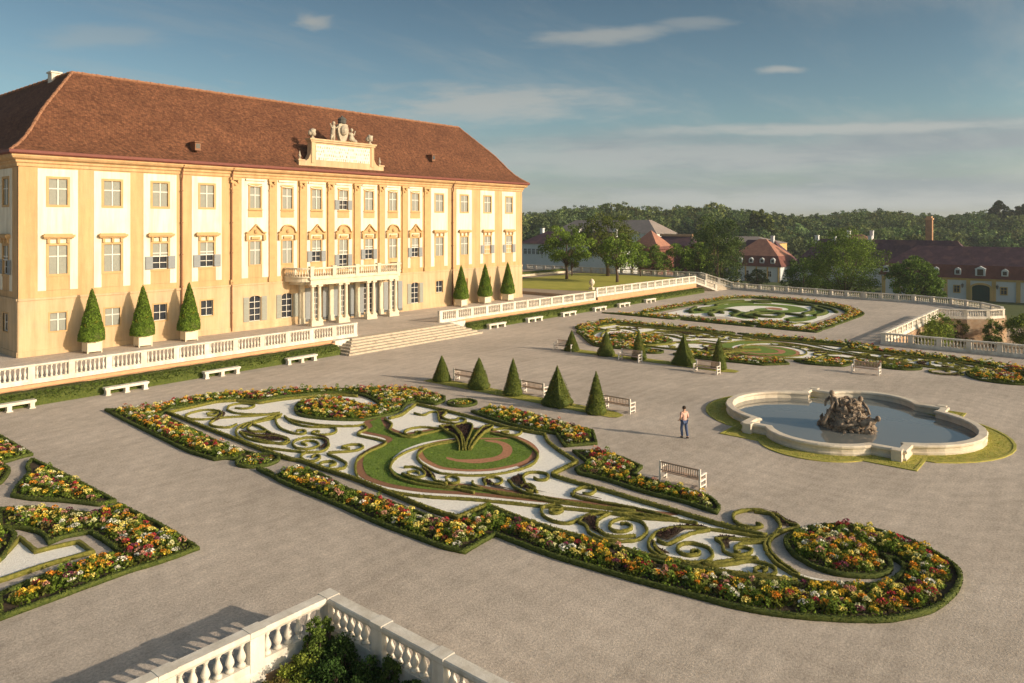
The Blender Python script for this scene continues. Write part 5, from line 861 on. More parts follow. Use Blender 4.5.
for x,y,rz,l in [(40.9,38.5,R(90),'wooden bench between the two smallest cones of the near row'),(41.0,32.0,R(90),'wooden bench between the slender cone and the pyramid of the near row'),(40.9,25.1,R(90),'wooden bench behind the last tall cone of the near row'),(31.3,15.8,R(90),'white wooden bench alone beside the pointed flower border'),(56.8,40.9,R(-90),'wooden bench by the first cone of the far row'),(56.2,33.4,R(-90),'wooden bench between the middle cones of the far row'),(55.6,26.0,R(-90),'wooden bench before the pyramid of the far row'),(63.4,16.1,R(-90),'wooden bench alone beyond the fountain')]:
    if first: wb.location=(x,y,0); wb.rotation_euler=(0,0,rz); wb['label']=l; first=False
    else: copy_tree(wb,(x,y,0),rz,l)
# ------------------------------------------------------------------ fountain
def arc3(a,m_,b,n=12):
    ax,ay=a;bx,by=m_;cx,cy=b; d=2*(ax*(by-cy)+bx*(cy-ay)+cx*(ay-by)); ux=((ax*ax+ay*ay)*(by-cy)+(bx*bx+by*by)*(cy-ay)+(cx*cx+cy*cy)*(ay-by))/d; uy=((ax*ax+ay*ay)*(cx-bx)+(bx*bx+by*by)*(ax-cx)+(cx*cx+cy*cy)*(bx-ax))/d
    r=math.hypot(ax-ux,ay-uy); t0=math.atan2(ay-uy,ax-ux); t1=math.atan2(by-uy,bx-ux); t2=math.atan2(cy-uy,cx-ux)
    def unw(p,q): 
        while q-p>PI:q-=2*PI
        while q-p<-PI:q+=2*PI
        return q
    t1=unw(t0,t1); t2=unw(t1,t2); return [(ux+r*math.cos(t0+(t2-t0)*i/n),uy+r*math.sin(t0+(t2-t0)*i/n)) for i in range(n+1)]
FC=(45.9,12.75)
def quat(e=0):
    e=e-.45
    o=[]; o+=arc3((39.9-e,15.4),(38.3-e,12.7),(39.9-e,10.1)); o+=[(39.9-e,8.3-e*.6),(41.3-e*.4,8.3-e*.6)] ; o+=arc3((41.4-e*.5,8.2-e),(45.95,5.4-e),(50.5+e*.5,8.2-e)); o+=[(50.6+e*.4,8.3-e*.6),(51.9+e,8.3-e*.6)]; o+=arc3((51.9+e,10.1),(53.6+e,12.7),(51.9+e,15.4)); o+=[(51.9+e,17.0+e*.6),(50.6+e*.4,17.0+e*.6)]; o+=arc3((50.5+e*.5,17.1+e),(45.95,20.2+e),(41.4-e*.5,17.1+e)); o+=[(41.3-e*.4,17.0+e*.6),(39.9-e,17.0+e*.6)]
    out=[]
    for q in o:
        if not out or math.hypot(q[0]+1.2-out[-1][0],q[1]+.25-out[-1][1])>.08: out.append((q[0]+1.2,q[1]+.25))
    return out
fq=quat(0); fo=thing('fountain_basin','large low stone fountain basin of four rounded lobes full of water','fountain',(45.9,12.75,0))
mb=MB(); sweep(mb,fq,[(-.20,-.02),(-.22,.12),(-.15,.18),(-.15,.34),(-.24,.40),(-.25,.48),(-.20,.54),(.18,.54),(.23,.48),(.23,.40),(.15,.34),(.13,-.35),(-.1,-.35)],True); mb.build('basin_rim',M['pool_stone'],fo)
M['pool_stone'].node_tree.nodes['Principled BSDF'].inputs['Roughness'].default_value=.9
for x,y in [(41.25,16.75),(41.25,9.0),(52.95,9.0),(52.95,16.75)]:
    mb=MB(); mb.box(x-.24,x+.24,y-.24,y+.24,-.02,.58); mb.build('corner_block',M['pool_stone'],fo)
inn=offset(fq,.13); sheet('water',inn,.10,M['water'])
go=quat(1.45); go=[(45.9+(x-45.9)*1.0,y) for x,y in go]
sheet('grass_ring',go,.02,M['strip_grass'])
grass_blades(go,offset(fq,-.2) if False else None,.02,170,True,'dry yellow green grass blades in the ring round the fountain basin')
mb=MB(); sweep(mb,go,[(-.07,0),(-.07,.05),(.07,.05),(.07,0)],True); struct('grass_edging',mb,M['strip_grass'])
ri=thing('fountain_rock','dark craggy rock pile with carved figures in the middle of the fountain','rock sculpture',(45.75,12.6,0))
mb=MB(); g_=random.Random(5)
for i in range(620):
    t_=g_.random()**1.15; h_=t_*1.72; rr=(1.22*(1-t_)**.8+.28)*g_.uniform(.6,1.0); a=g_.uniform(0,2*PI); s_=g_.uniform(.07,.25)*(1-.3*t_)
    mb.sphere((45.75+rr*math.cos(a)*.9,12.6+rr*math.sin(a)*1.12,h_),s_,6,4,g_.uniform(.45,1.1),1.3)
for k in range(5): mb.sphere((45.75,12.6,.1+k*.32),1.15*(1-k*.17),16,9,.6,.5)
mb.build('rock',M['rock'],ri)
mb=MB()
def fig(J,head,arms):
    mb.tube([j[:3] for j in J],[j[3] for j in J],8); mb.sphere(head,.15,8,6,1.15)
    for a in arms: mb.tube(a,[.1,.08,.055],6)
fig([(45.5,13.3,1.3,.2),(45.5,13.3,1.55,.22),(45.45,13.35,1.8,.18),(45.45,13.4,1.9,.07)],(45.45,13.4,2.03),[[(45.5,13.5,1.8),(45.4,13.75,1.5),(45.2,13.7,1.3)],[(45.4,13.2,1.8),(45.2,13.0,1.5),(45.1,13.0,1.3)]])
fig([(46,12.2,1.3,.2),(46,12.1,1.45,.22),(46.1,12.0,1.6,.16),(46.1,12,1.66,.08)],(46.1,12.0,1.78),[[(46.0,12.1,1.6),(45.7,12.2,1.4),(45.5,12.3,1.2)],[(46.1,11.9,1.6),(46,11.6,1.3),(45.8,11.4,1.0)]])
fig([(45.0,11.7,.55,.2),(45.1,11.4,.7,.24),(45.2,11.1,.8,.2),(45.25,10.95,.9,.09)],(45.2,10.85,1.0),[[(45.1,11.2,.85),(44.7,11.2,.6),(44.5,11.4,.4)],[(45.0,11.7,.6),(44.6,12.3,.5),(44.4,12.9,.4)]])
mb.tube([(44.4,13.6,.4),(44.9,13.4,1.0),(45.2,13.2,1.6)],[.12,.1,.07],6); mb.build('figures',M['rock'],ri,smooth=True)
# ------------------------------------------------------------------ person
def skin(name,verts,edges,rad,m,parent,sub=2):
    me=bpy.data.meshes.new(name); me.from_pydata(verts,edges,[]); o=link(name,me,parent); me.materials.append(m)
    sk=o.modifiers.new('skin','SKIN'); me.skin_vertices.new() if not me.skin_vertices else None
    for i,r in enumerate(rad): me.skin_vertices[0].data[i].radius=r if isinstance(r,tuple) else (r,r)
    me.skin_vertices[0].data[0].use_root=True; s=o.modifiers.new('sub','SUBSURF'); s.levels=sub; s.render_levels=sub
    dg=bpy.context.evaluated_depsgraph_get(); me2=bpy.data.meshes.new_from_object(o.evaluated_get(dg)); o.modifiers.clear(); o.data=me2
    me2.polygons.foreach_set('use_smooth',[True]*len(me2.polygons)); return o
MS={'skin':mat('skin',(.50,.28,.19),.6,.04,3),'shirt':mat('salmon_shirt',(.68,.42,.34),.8,.08,5),'jeans':mat('blue_jeans',(.06,.09,.18),.85,.15,6),'hair':mat('dark_hair',(.035,.022,.015),.7,.2,8),'shoe':mat('dark_shoes',(.05,.045,.04),.6,.1,5)}
pe=thing('person','person in a salmon shirt and blue jeans walking on the gravel beside the fountain','person',(0,0,0))
V_=[(0,0,.96),(0,0,1.12),(0,.0,1.30),(0,0,1.44),(0,-.01,1.53),(0,-.02,1.62),(0,-.02,1.70), (.17,0,1.42),(.24,.03,1.16),(.20,-.16,.98),(.17,-.24,.95), (-.17,0,1.42),(-.25,.02,1.15),(-.20,-.17,1.02),(-.15,-.25,1.02), (.09,0,.92),(.10,-.12,.52),(.10,-.04,.09),(.11,-.17,.04), (-.09,0,.92),(-.10,.06,.51),(-.10,.20,.10),(-.11,.08,.04)]
E_=[(0,1),(1,2),(2,3),(3,4),(4,5),(5,6),(3,7),(7,8),(8,9),(9,10),(3,11),(11,12),(12,13),(13,14),(0,15),(15,16),(16,17),(17,18),(0,19),(19,20),(20,21),(21,22)]
R_=[(.15,.11),(.13,.10),(.16,.11),(.12,.09),.055,.09,.085,.065,.048,.035,.035,.065,.048,.035,.035,.09,.062,.045,.04,.09,.062,.045,.04]
skin('body',V_,E_,R_,MS['skin'],pe)
for sx,bx in ((1,.17),(-1,-.15)):
    y0=-.24 if sx>0 else -.25; z0=.95 if sx>0 else 1.02
    mb=MB()
    for k in range(4): mb.tube([(bx+(k-1.5)*.018,y0-.02,z0),(bx+(k-1.5)*.022,y0-.075,z0-.02),(bx+(k-1.5)*.02,y0-.10,z0-.055)],[.010,.009,.007],6)
    mb.tube([(bx-sx*.03,y0,z0+.01),(bx-sx*.055,y0-.04,z0+.015),(bx-sx*.06,y0-.07,z0)],[.012,.01,.008],6); mb.build('fingers',MS['skin'],pe,smooth=True)
skin('shirt',[V_[i] for i in (0,1,2,3,7,8,11,12)],[(0,1),(1,2),(2,3),(3,4),(4,5),(3,6),(6,7)],[(.175,.135),(.155,.125),(.175,.125),(.125,.1),.082,.065,.082,.065],MS['shirt'],pe)
skin('trousers',[(0,0,.95)]+[V_[i] for i in (15,16,17,19,20,21)],[(0,1),(1,2),(2,3),(0,4),(4,5),(5,6)],[(.165,.125),.11,.082,.068,.11,.082,.068],MS['jeans'],pe)
mb=MB(); mb.sphere((0,-.005,1.70),.108,12,8,.95,.15); mb.build('hair',MS['hair'],pe,smooth=True)
mb=MB(); mb.sphere((0,-.125,1.645),.018,6,5,1.3); mb.sphere((.035,-.108,1.675),.012,6,5); mb.sphere((-.035,-.108,1.675),.012,6,5); mb.sphere((.095,-.02,1.655),.022,6,5,1.4); mb.sphere((-.095,-.02,1.655),.022,6,5,1.4); mb.build('face',MS['skin'],pe,smooth=True)
mb=MB(); mb.sphere((.11,-.1,.05),.075,10,6,.65); mb.sphere((.11,-.02,.05),.06,8,6,.8); mb.sphere((-.11,.14,.05),.075,10,6,.65); mb.sphere((-.11,.21,.06),.055,8,6,.8); mb.build('shoes',MS['shoe'],pe,smooth=True)
pe.location=(38.0,19.1,.0); pe.rotation_euler=(0,0,R(150)); pe.scale=(1.0,1.0,1.0)
# ------------------------------------------------------------------ trees and shrubs
def crown_cards(c,rx,ry,rz,nb,per,g,size=(.22,.42),base=(.03,.055,.01),tip=(.10,.13,.025),low=-.6,cr=(.16,.30),inner=.6):
    """nb leaf clumps scattered in an uneven ellipsoid, each a shell of leaf faces"""
    B=[];
    while len(B)<nb:
        v=g.normal(size=3); v/=np.linalg.norm(v); r=g.uniform(.35,1)**.5; p=v*r
        if p[2]<low: continue
        k=1+.28*noise.noise(Vector(v)*1.6+Vector((c[0],c[1],0))); B.append(p*k)
    B=np.array(B); C_=B*np.array([rx,ry,rz])+np.array(c); rad=g.uniform(cr[0],cr[1],nb)*min(rx,rz)
    n=nb*per; v=g.normal(size=(n,3)); v/=np.linalg.norm(v,axis=1)[:,None]; v[:,2]=np.abs(v[:,2])*np.where(g.uniform(0,1,n)<.72,1,-1)
    P=np.repeat(C_,per,0)+v*np.repeat(rad,per)[:,None]*g.uniform(inner,1.15,(n,1))*np.array([1,1,.8])
    cl=np.repeat(g.uniform(.0,1,nb),per)[:,None]*.6+g.uniform(0,1,(n,1))*.4; col=np.array(base)+(np.array(tip)-np.array(base))*cl
    return P,g.uniform(size[0],size[1],n),col,C_
def tree(x,y,z,h,w,label,seed=0,nb=60,per=90,trunk=.25,cb=.25,base=(.045,.075,.015),tip=(.17,.20,.04),size=(.2,.38),low=-.6,name='tree',group='trees beyond the garden'):
    g=np.random.default_rng(seed+100); t=thing(name,label,'tree',(x,y,z),group=group); cz=z+h*(cb+(1-cb)/2); rz=h*(1-cb)/2
    P,s,col,B=crown_cards((x,y,cz),w/2,w/2,rz,nb,per,g,size,base,tip,low,(.16,.33),.62)
    mb=MB(); tr=[(x,y,z-.3),(x+.05,y,z+h*cb*.6),(x-.1,y+.1,z+h*cb*1.3),(x,y,cz+rz*.3)]; mb.tube(tr,[trunk*1.25,trunk,trunk*.75,trunk*.3],9)
    for b in B[::max(1,len(B)//14)]: mb.tube([(x,y,z+h*cb*1.1+g.uniform(0,.25)*h*.3),tuple((np.array([x,y,z+h*cb*1.5])+b)/2),tuple(b)],[trunk*.45,trunk*.25,trunk*.08],6)
    mb.build('trunk',M['bark'],t,smooth=True); o=cards_mesh('crown',P,s,col,up=.25,parent=t); o['kind']='stuff'; del o['kind']; return t
tree(112.6,80.4,1.55,9.7,9.2,'round leafy tree standing on the sunlit lawn close to the palace',1,70,110,.26,.22,tip=(.24,.36,.05))
tree(112.6,69.5,1.55,8.6,6.4,'loose leafy tree in the middle of the lawn behind the balustrade',2,55,90,.24,.22,tip=(.25,.38,.05))
tree(124.5,79.0,1.0,12.4,11.5,'tallest broad tree at the back of the lawn',3,90,110,.35,.2)
tree(127.9,73.6,1.3,5.2,4.2,'small round tree beside the back balustrade',4,30,70,.12,.25,tip=(.22,.34,.05))
tree(120.5,84.8,1.3,5.5,3.6,'small pale tree between the two lawn trees',5,28,70,.12,.25,tip=(.24,.28,.06))
for i,(x,y,l) in enumerate([(136,75.2,'first small tree in the row behind the lawn balustrade'),(139,71.6,'second small tree in the row behind the lawn balustrade'),(141.5,68.3,'third small tree in the row behind the lawn balustrade'),(133,78.5,'small tree half hidden at the left end of the row')]): tree(x,y,-2,9.3+i*.3,6.2,l,10+i,45,80,.16,.3,tip=(.23,.35,.05))
tree(146.5,66.0,-5.5,19.0,11.0,'big dark evergreen tree behind the far garden stairs',20,120,150,.4,.05,base=(.03,.055,.018),tip=(.13,.19,.05),low=-1)
tree(156,72.5,-5.7,17.5,7.5,'lighter pointed tree just right of the dark evergreen',21,70,110,.3,.1,tip=(.20,.25,.045))
tree(158.5,44.2,-5.7,15.4,14.5,'largest broad leafy tree before the long stable roof',22,150,150,.45,.12,base=(.05,.08,.015),tip=(.23,.34,.05),low=-.9)
tree(165,54.5,-5.7,9.3,8.6,'medium leafy tree left of the largest broad tree',23,80,110,.3,.12,tip=(.19,.30,.05),low=-.9)
tree(157.5,31.0,-5.7,10.6,10.0,'spreading tree before the stable wall with dormers',24,90,110,.3,.2,tip=(.18,.29,.05),size=(.25,.5))
tree(196,77,-5.7,5.2,6.2,'low dark bush tree in front of the red roofed pavilion',25,50,80,.2,.1,base=(.02,.035,.012),tip=(.05,.07,.02),low=-1)
# big forest as one mass
def forest():
    g=np.random.default_rng(9); tm=[]
    for k in range(7):
        w=[4.5,5.2,4.0,5.6,2.6,2.9,4.8][k]; hh=[11,12.5,10,13,15.5,14,9][k]; P,s,c,B=crown_cards((0,0,hh*.55),w,w,hh*.5,34,26,g,(.8,1.4) if k not in(4,5) else (.7,1.2),(.06,.09,.04),(.155,.185,.065),-1,(.22,.42),.5); tm.append((P,s,c))
    PP=[];SS=[];CC=[];cnt=0
    for d in np.arange(285,560,8.5):
        for l in np.arange(-60,d*.80,7.6):
            dd=d+g.uniform(-4,4); ll=l+g.uniform(-3.5,3.5); x=dd*math.cos(R(39.75))+ll*math.sin(R(39.75)); y=dd*math.sin(R(39.75))-ll*math.cos(R(39.75)); px=512+742*ll/dd
            dmin=300+25*math.sin(px*.02)+(60 if 560<px<700 else 0)
            if dd<dmin: continue
            if 195<x<290 and y>-40 and dd<300: continue
            top=[17.5,15,16.5,13.5][int(cnt)%4]; z=terrain_h(x,y); pop=(600<px<725 and 400<dd<455)
            k=int(g.integers(4,6)) if (pop and g.uniform()<.75) else int(g.choice([0,1,2,3,6])); P,s,c=tm[k]
            want=( 12+ (742*0+ (15.5 if px<560 else 18.5 if px<720 else 13.0))*dd/742+2.2*math.sin(px*.045)+g.uniform(-2.2,1.2))  # crown height of the skyline trees
            sc=min(1.45,max(.75,(want-z)/15)) if dd>370 else g.uniform(.7,1.05)
            a=g.uniform(0,2*PI); ca,sa=math.cos(a),math.sin(a); Q=P*np.array([min(sc,1.15),min(sc,1.15),sc]); Q=np.stack([Q[:,0]*ca-Q[:,1]*sa+x,Q[:,0]*sa+Q[:,1]*ca+y,Q[:,2]+z],1)
            PP.append(Q);SS.append(s*1.0); tint=g.uniform(.7,1.4)*np.array([g.uniform(.8,1.12),1.05,g.uniform(.75,1.1)])*(np.array([1.5,1.3,1.1]) if k in(4,5) else 1)*(g.uniform(1.3,1.9) if g.uniform()<.07 else 1); CC.append(c*tint); cnt+=1
    t=cards_mesh('forest',np.concatenate(PP),np.concatenate(SS),np.concatenate(CC),up=.3); tag(t,'wide dark green forest along the whole horizon','forest',kind='stuff'); return cnt
print('forest trees',forest())
for i,(x,y,h,w,l) in enumerate([(330,128,21,12,'tall pale green tree sticking out of the forest front at the left'),(476,53.5,24,12,'dark pine standing above the forest at the right'),(480,45,22,10,'second dark pine above the forest skyline at the right')]):
    tree(x,y,terrain_h(x,y),h,w,l,60+i,50,60,.5,.3 if i else .1,base=(.02,.035,.014) if i else (.06,.09,.02),tip=(.05,.07,.025) if i else (.16,.19,.04),size=(.9,1.5),group='trees standing out of the forest')
# shrubs
def shrub(x,y,z,r,h,label,seed,n=26,per=90,size=(.07,.15),tip=(.12,.17,.03),base=(.02,.05,.01),group='shrubs in the sunken gardens'):
    g=np.random.default_rng(seed); t=thing('shrub',label,'shrub',(x,y,z),group=group); P,s,c,B=crown_cards((x,y,z+h*.52),r*.85,r*.85,h*.48,n,per,g,size,base,tip,-1,(.22,.55),.1)
    mb=MB()
    for b in B[::2]: mb.tube([(x+g.uniform(-.1,.1),y,z-.05),tuple((np.array([x,y,z])*.4+b*.6)),tuple(b)],[.04,.03,.012],5)
    mb.build('stem',M['bark'],t); cards_mesh('foliage',P,s,c,up=.2,parent=t); return t
for k,(x,y,rr,h,l,tp) in enumerate([(11.55,16.95,.55,1.0,'sunlit yellow green shrub left of the foreground balustrade corner',(.50,.58,.09)),(12.15,17.15,.33,1.75,'tall thin shrub right in the foreground balustrade corner',(.20,.28,.05)),(12.55,16.5,.5,1.25,'dark leafy shrub in the shade of the foreground corner',(.10,.17,.04)),
 (12.6,17.2,.22,1.6,'thin upright shrub climbing the corner pier',(.16,.22,.04)),(11.9,16.1,.6,1.05,'dense dark shrub in the middle of the foreground bed',(.07,.14,.03)),(10.8,16.9,.5,.75,'low reddish tipped shrub at the bottom left of the foreground bed',(.36,.26,.08)),(12.65,15.5,.42,1.1,'round leafy shrub under the shaded balustrade arm',(.12,.20,.04)),(12.75,14.75,.3,1.35,'thin shrub climbing the shaded balustrade arm',(.12,.18,.04)),
 (11.2,16.1,.6,.8,'bright small leaved shrub at the bottom edge of the foreground bed',(.40,.50,.08)),(12.1,15.1,.6,.95,'dark spreading shrub at the bottom edge under the balustrade',(.07,.13,.03)),(12.7,13.9,.35,1.0,'last small shrub along the shaded balustrade arm',(.10,.16,.04))]):
    shrub(x,y,-.55,rr,h,l,k+1,46,120,(.04,.085),tp,(.03,.06,.012))  # sunlight put into the leaf colours: brightest tips on the left-hand shrubs
mb=MB(); g_=random.Random(3); 
shrub(94.5,16.8,-3,1.6,4.2,'dense bright shrub against the orange brick wall',11,40,100,(.10,.22),(.34,.42,.06),(.06,.10,.02))
shrub(97.6,16.8,-3,1.7,4.3,'second dense shrub against the orange brick wall',12,40,100,(.10,.22),(.28,.38,.06),(.06,.10,.02))
shrub(91,17.2,-3,1.2,3.0,'low yellow green shrub near the corner of the brick wall',13,30,90,(.12,.24),(.40,.42,.08))
shrub(103.8,15.6,-3,1.0,3.2,'thin reddish shrub where the brick wall begins to curve',14,26,80,(.12,.24),(.18,.15,.05))
shrub(100.9,17.2,-3,.9,3.0,'narrow bright shrub next to the bare part of the brick wall',21,36,90,(.10,.22),(.30,.36,.06))
shrub(105.9,12.6,-3,1.2,3.2,'leafy shrub below the curve of the lookout wall',22,40,100,(.10,.22),(.28,.38,.06))
shrub(93,13.5,-3,1.0,1.6,'low shrub on the floor of the sunken garden',23,30,90,(.10,.22),(.26,.34,.06))
shrub(107.6,9.6,-3,2.0,4.0,'big shrub at the end of the lookout balustrade',15,60,110,(.12,.24),(.32,.40,.06),(.06,.10,.02))
shrub(110.5,6.6,-3,1.4,1.8,'low bush at the right edge beyond the brick wall',16,30,90,(.12,.24),(.22,.30,.05))
# ------------------------------------------------------------------ bust and low hedges near the lawn
t=thing('garden_urn','pale stone urn on a plinth at the near edge of the lawn','urn',(97.2,64.6,1.55)); 
mb=MB(); mb.box(96.85,97.55,64.25,64.95,1.55,1.95); mb.build('plinth',M['stone'],t)
mb=MB(); mb.lathe(97.2,64.6,[(.22,1.95),(.12,2.05),(.16,2.15),(.42,2.5),(.46,2.85),(.3,3.0),(.36,3.08),(.16,3.2),(.05,3.3)],12); mb.build('vessel',M['stone'],t,smooth=True)
mb=MB(); mb.box(102,128.5,91.6,93.2,1.5,2.3); t=struct('x',mb,M['hedge_dark']); del t['kind']; t.name='clipped_hedge'; tag(t,'long low dark hedge across the back of the lawn','hedge')
mb=MB(); mb.box(100,128.8,90.8,91.2,1.5,1.95); t=mb.build('garden_kerb',M['stone']); tag(t,'pale low kerb wall in front of the dark hedge at the back of the lawn','wall')
# ------------------------------------------------------------------ service buildings beyond the garden
def bldg(label,x0,x1,y0,y1,zg,ze,zr,roofm,wallm,faces=(),name='service_building',ov=.5,hipa=None,mansard=None,chim=(),cat='building'):
    t=thing(name,label,cat,((x0+x1)/2,(y0+y1)/2,zg)); mb=MB(); mb.box(x0,x1,y0,y1,zg-1,ze); mb.build('walls',wallm,t)
    mb=MB(); a,b,c,d=x0-ov,x1+ov,y0-ov,y1+ov
    lev=[(0,ze)]
    if mansard: lev.append(mansard)
    W_=min(b-a,d-c)/2; lev.append((W_ if hipa is None else hipa,zr)); rings=[]
    alongy=(d-c)>(b-a)
    for ins,z in lev:
        if ins>=W_-.01:
            i2=ins-.02; 
        else: i2=ins
        hx=min(i2,(b-a)/2-.02); hy=min(i2,(d-c)/2-.02); rings.append([(a+hx,c+hy,z),(b-hx,c+hy,z),(b-hx,d-hy,z),(a+hx,d-hy,z)])
    vs=[p for r in rings for p in r]; fs=[]
    for j in range(len(rings)-1):
        for i in range(4): fs.append((j*4+i,j*4+(i+1)%4,(j+1)*4+(i+1)%4,(j+1)*4+i))
    fs.append(tuple(len(vs)-4+i for i in range(4))); fs.append((3,2,1,0)); 
    mats=[roofm] if not isinstance(roofm,tuple) else list(roofm)
    mb.add(vs,fs)
    if len(mats)>1:
        for i in range(4): mb.m[i]=1
    rf_=mb.build('roof',mats,t)
    for cx,cy,cz in chim: mb=MB(); mb.box(cx-.5,cx+.5,cy-.5,cy+.5,cz-2.5,cz); mb.box(cx-.6,cx+.6,cy-.6,cy+.6,cz,cz+.2); mb.build('chimney',M['farwhite'],rf_)
    return t,rf_
def win_x(t,x,y,z,w,h,m=None,fr=.18):
    mb=MB(); mb.box(x-.06,x+.1,y-w/2-fr,y+w/2+fr,z-fr,z); mb.box(x-.06,x+.1,y-w/2-fr,y+w/2+fr,z+h,z+h+fr); mb.box(x-.061,x+.1,y-w/2-fr,y-w/2,z,z+h); mb.box(x-.061,x+.1,y+w/2,y+w/2+fr,z,z+h); mb.box(x-.05,x+.05,y-.04,y+.04,z,z+h); mb.box(x-.048,x+.05,y-w/2,y+w/2,z+h*.6,z+h*.6+.07)
    w_=mb.build('window',m or M['farochre'],t); mb=MB(); mb.box(x-.03,x+.05,y-w/2,y+w/2,z,z+h); mb.build('pane',M['glass'],w_)
def dormer(rf_,x,y,z,w=1.3,h=1.5,door=False):
    mb=MB(); mb.T=lambda u,o,zz:(x-o,y+u,zz); k=w/2; top=[(-k,z),(k,z),(k,z+h*.7)]+([(k*.8,z+h*.92),(0,z+h*1.1),(-k*.8,z+h*.92)] if not door else [(k*1.15,z+h*.75),(0,z+h*1.05),(-k*1.15,z+h*.75)])+[(-k,z+h*.7)]
    mb.slab(top,-2.0,.78); d_=mb.build('dormer',M['farwhite'],rf_); return d_
def dwin(t,x,y,z,w,h):
    pass
G0=-5.8
b1,r1=bldg('long white stable range with purple brown mansard roof and green arched gate',199.5,213,-60,47.2,G0,-.75,6.4,(M['rooffar'],M['roofred2']),M['farwhite'],mansard=(1.3,2.2),chim=[],name='stable_range')
for y in (46.6,40.5,33.2,28.6,23.6,19.0,10,2,-6,-14,-22,-30,-40): mb=MB(); mb.box(199.32,199.5,y-.4,y+.4,G0-1,-.95); mb.build('wall_strip',M['farochre'],b1)
mb=MB(); mb.box(199.3,199.5,-60,46.2,-1.25,-.76); mb.build('eaves_band',M['farochre'],b1)
for y in (43.5,37.5,30.9,21.7,14.5,6,-2,-10,-18): win_x(b1,199.4,y,-4.1,1.1,1.5)
mb=MB(); mb.T=lambda u,o,z:(199.35-o,26.1+u,z); mb.slab([(-1.75,G0),(1.75,G0),(1.75,-2.9)]+[(1.75*math.cos(PI*k/10),-2.9+.75*math.sin(PI*k/10)) for k in range(1,10)]+[(-1.75,-2.9)],-.1,.06); gate=mb.build('arched_gate',M['gate'],b1)
mb=MB(); mb.T=lambda u,o,z:(199.3-o,26.1+u,z)
for p,q in [((-1.75-.45,G0),(-1.75,-2.9)),((1.75,G0),(2.2,-2.9))]: mb.box(p[0],q[0],-.1,.2,G0,-2.9)
for k in range(10):
    a,b=PI*k/10,PI*(k+1)/10; mb.slab([(1.75*math.cos(a),-2.9+.75*math.sin(a)),(2.2*math.cos(a),-2.9+1.2*math.sin(a)),(2.2*math.cos(b),-2.9+1.2*math.sin(b)),(1.75*math.cos(b),-2.9+.75*math.sin(b))],-.1,.2)
mb.build('gate_surround',M['farochre'],b1)
for y in (46.0,35.2,30.7,21.5,13,5,-4,-14): 
    d_=dormer(r1,200.0,y,0.0); mb=MB(); mb.box(199.19,199.23,y-.38,y+.38,.2,1.05); mb.build('pane',M['glass'],r1)
dormer(r1,199.9,26.2,-.1,2.0,2.1,True); mb=MB(); mb.box(199.08,199.13,25.6,26.8,0,1.4); mb.build('loft_door',M['bark'],r1)
for y in (29.7,22.9): 
    t=thing('wall_lantern','dark wall lantern %s of the green arched gate'%('left' if y>25 else 'right'),'lantern',(199.1,y,-2.6)); mb=MB(); mb.box(199.1,199.32,y-.05,y+.05,-2.0,-1.9); mb.build('bracket',M['lead'],t); mb=MB(); mb.lathe(199.0,y,[(.05,-2.05),(.3,-2.2),(.28,-2.3),(.16,-2.9),(.05,-3.0)],8); mb.build('lamp_body',M['lead'],t)
t=thing('brick_chimney_tower','tall square orange brick chimney behind the stable roof','chimney',(259.5,47.6,-4)); mb=MB(); mb.box(258.6,260.4,46.7,48.5,-4,13.0); mb.box(258.4,260.6,46.5,48.7,5.2,6.2); mb.build('shaft',M['brickchim'],t); mb=MB(); mb.box(258.4,260.6,46.5,48.7,13.0,13.5); mb.box(258.75,260.25,46.85,48.35,13.5,14.1); mb.build('cap',M['terra'],t)
b2,r2=bldg('low purple roofed range between the stable and the red pavilion',227,239,30,78,G0,-.6,7.2,M['rooffar'],M['farwhite'],chim=[(233,58,8.1),(233,68,8.1),(233,73,8.1)],name='service_range')
b3,r3=bldg('white pavilion with bright orange red pyramid roof over a mansard',222,236,80.2,96.5,G0,-1.2,7.0,(M['roofred'],M['roofred2']),M['farwhite'],mansard=(1.6,2.0),name='pavilion')
for y in (82.5,85.8,89.2,92.6,95.2):
    if y!=95.2: dormer(r3,222.6,y,-.2,1.3,1.5); mb=MB(); mb.box(221.78,221.83,y-.38,y+.38,.05,.9); mb.build('pane',M['glass'],r3)
    mb=MB(); mb.box(221.8,222,y-1.9,y-1.5,G0,-1.3); mb.build('wall_strip',M['farochre'],b3); 
for y in (83.5,87,90.5,94): win_x(b3,221.95,y,-4.2,1.1,1.6,M['farwhite'])
b4,r4=bldg('purple roofed white wing left of the red pavilion',237,248,84,104,G0,-.6,6.4,M['rooffar'],M['farwhite'],name='service_wing',chim=[(242,90,7.6)])
b4b,r4b=bldg('pale tan roofed shed behind the purple wing',262,278,98,122,-3,4.6,7.0,M['roofgrey'],M['farochre'],name='service_shed')
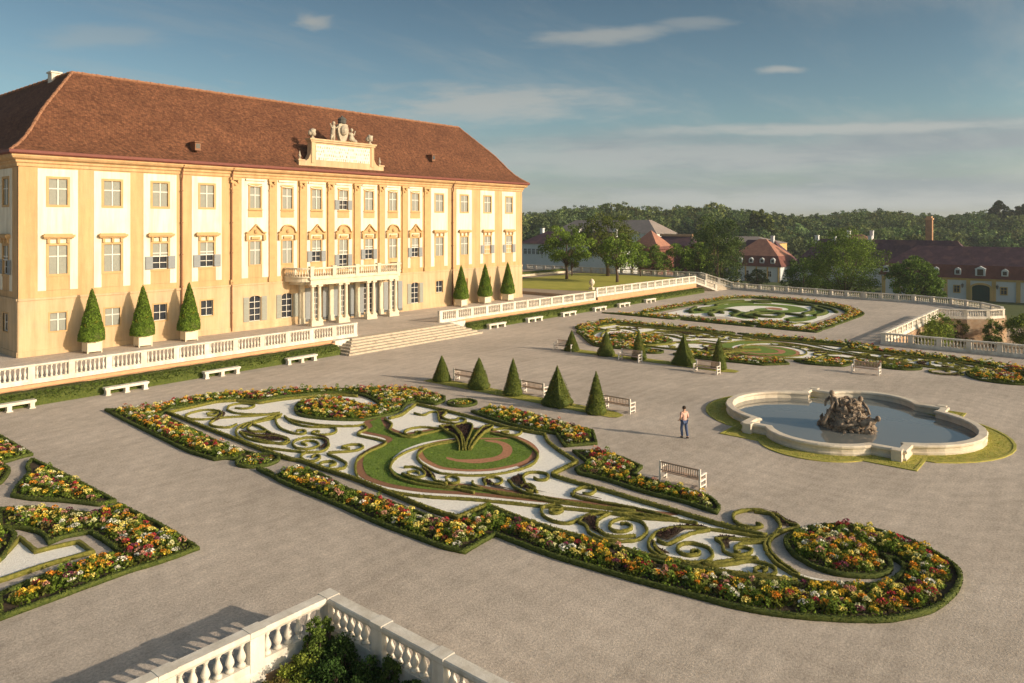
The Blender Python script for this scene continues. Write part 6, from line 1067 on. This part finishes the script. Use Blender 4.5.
b4c,r4c=bldg('orange roofed house behind the purple range',262,272,64,76,-3,5.0,8.2,M['roofred'],M['farwhite'],name='service_house',chim=[(267,66,9.3),(266,73,9.3)])
b5,r5=bldg('long white garden building with low purple brown roof behind the lawn trees',181,193,112,147,-2,5.6,9.4,M['rooffar'],M['farwhite'],name='garden_building',chim=[(187,143,10.2),(187,129,10.0),(187,124,10.0),(187,116,10.2)])
for y in (145,143.4,141.8,140.2,138.6,131,128,125,120,117): win_x(b5,180.95,y,2.4,1.0,1.6,M['farwhite'])
b6,r6=bldg('large grey brown roofed barn before the forest',246,262,135,183,-1,8.0,13.2,M['roofgrey'],M['farwhite'],name='barn',hipa=7.5)
b7,r7=bldg('dull red pavilion with steep hipped roof beside the barn',196,206,107,117,-4,4.2,9.8,(M['roofred'],M['roofred2']),M['roofred2'],name='pavilion',mansard=(.9,5.0))
b8,r8=bldg('long low range with pale ridge right of the dull red pavilion',222,232,107,127,-4,4.6,7.6,M['rooffar'],M['roofred2'],name='service_range')
mb=MB(); mb.box(226.6,227.4,111,123,7.5,8.3); mb.build('ridge_tiles',M['terra'],r8)
mb=MB(); mb.box(176,176.5,74,112,-5.8,-2.2); t=mb.build('garden_wall',M['farochre']); tag(t,'ochre garden wall with white panels before the pavilion','wall')
for y in (75,79,83,87,91,95,99,103,107,111): mb=MB(); mb.box(175.6,176,y-1.4,y+1.4,-5.6,-2.6); mb.build('white_panel',M['farwhite'],t)
mb=MB(); mb.box(175.5,176.9,73.8,112.2,-2.2,-1.9); mb.build('coping',M['farwhite'],t)

hm=bpy.data.materials.new('thin_summer_haze'); hm.use_nodes=True; hn=hm.node_tree.nodes; hn.remove(hn['Principled BSDF']); hv=hn.new('ShaderNodeVolumePrincipled'); hv.inputs['Color'].default_value=(.80,.88,.95,1); hv.inputs['Density'].default_value=.0002; hv.inputs['Anisotropy'].default_value=.2
hm.node_tree.links.new(hv.outputs[0],hn['Material Output'].inputs['Volume'])
mb=MB(); mb.box(-3600,4700,-4100,4200,-9.5,60); hz=mb.build('haze',hm); hz['kind']='stuff'
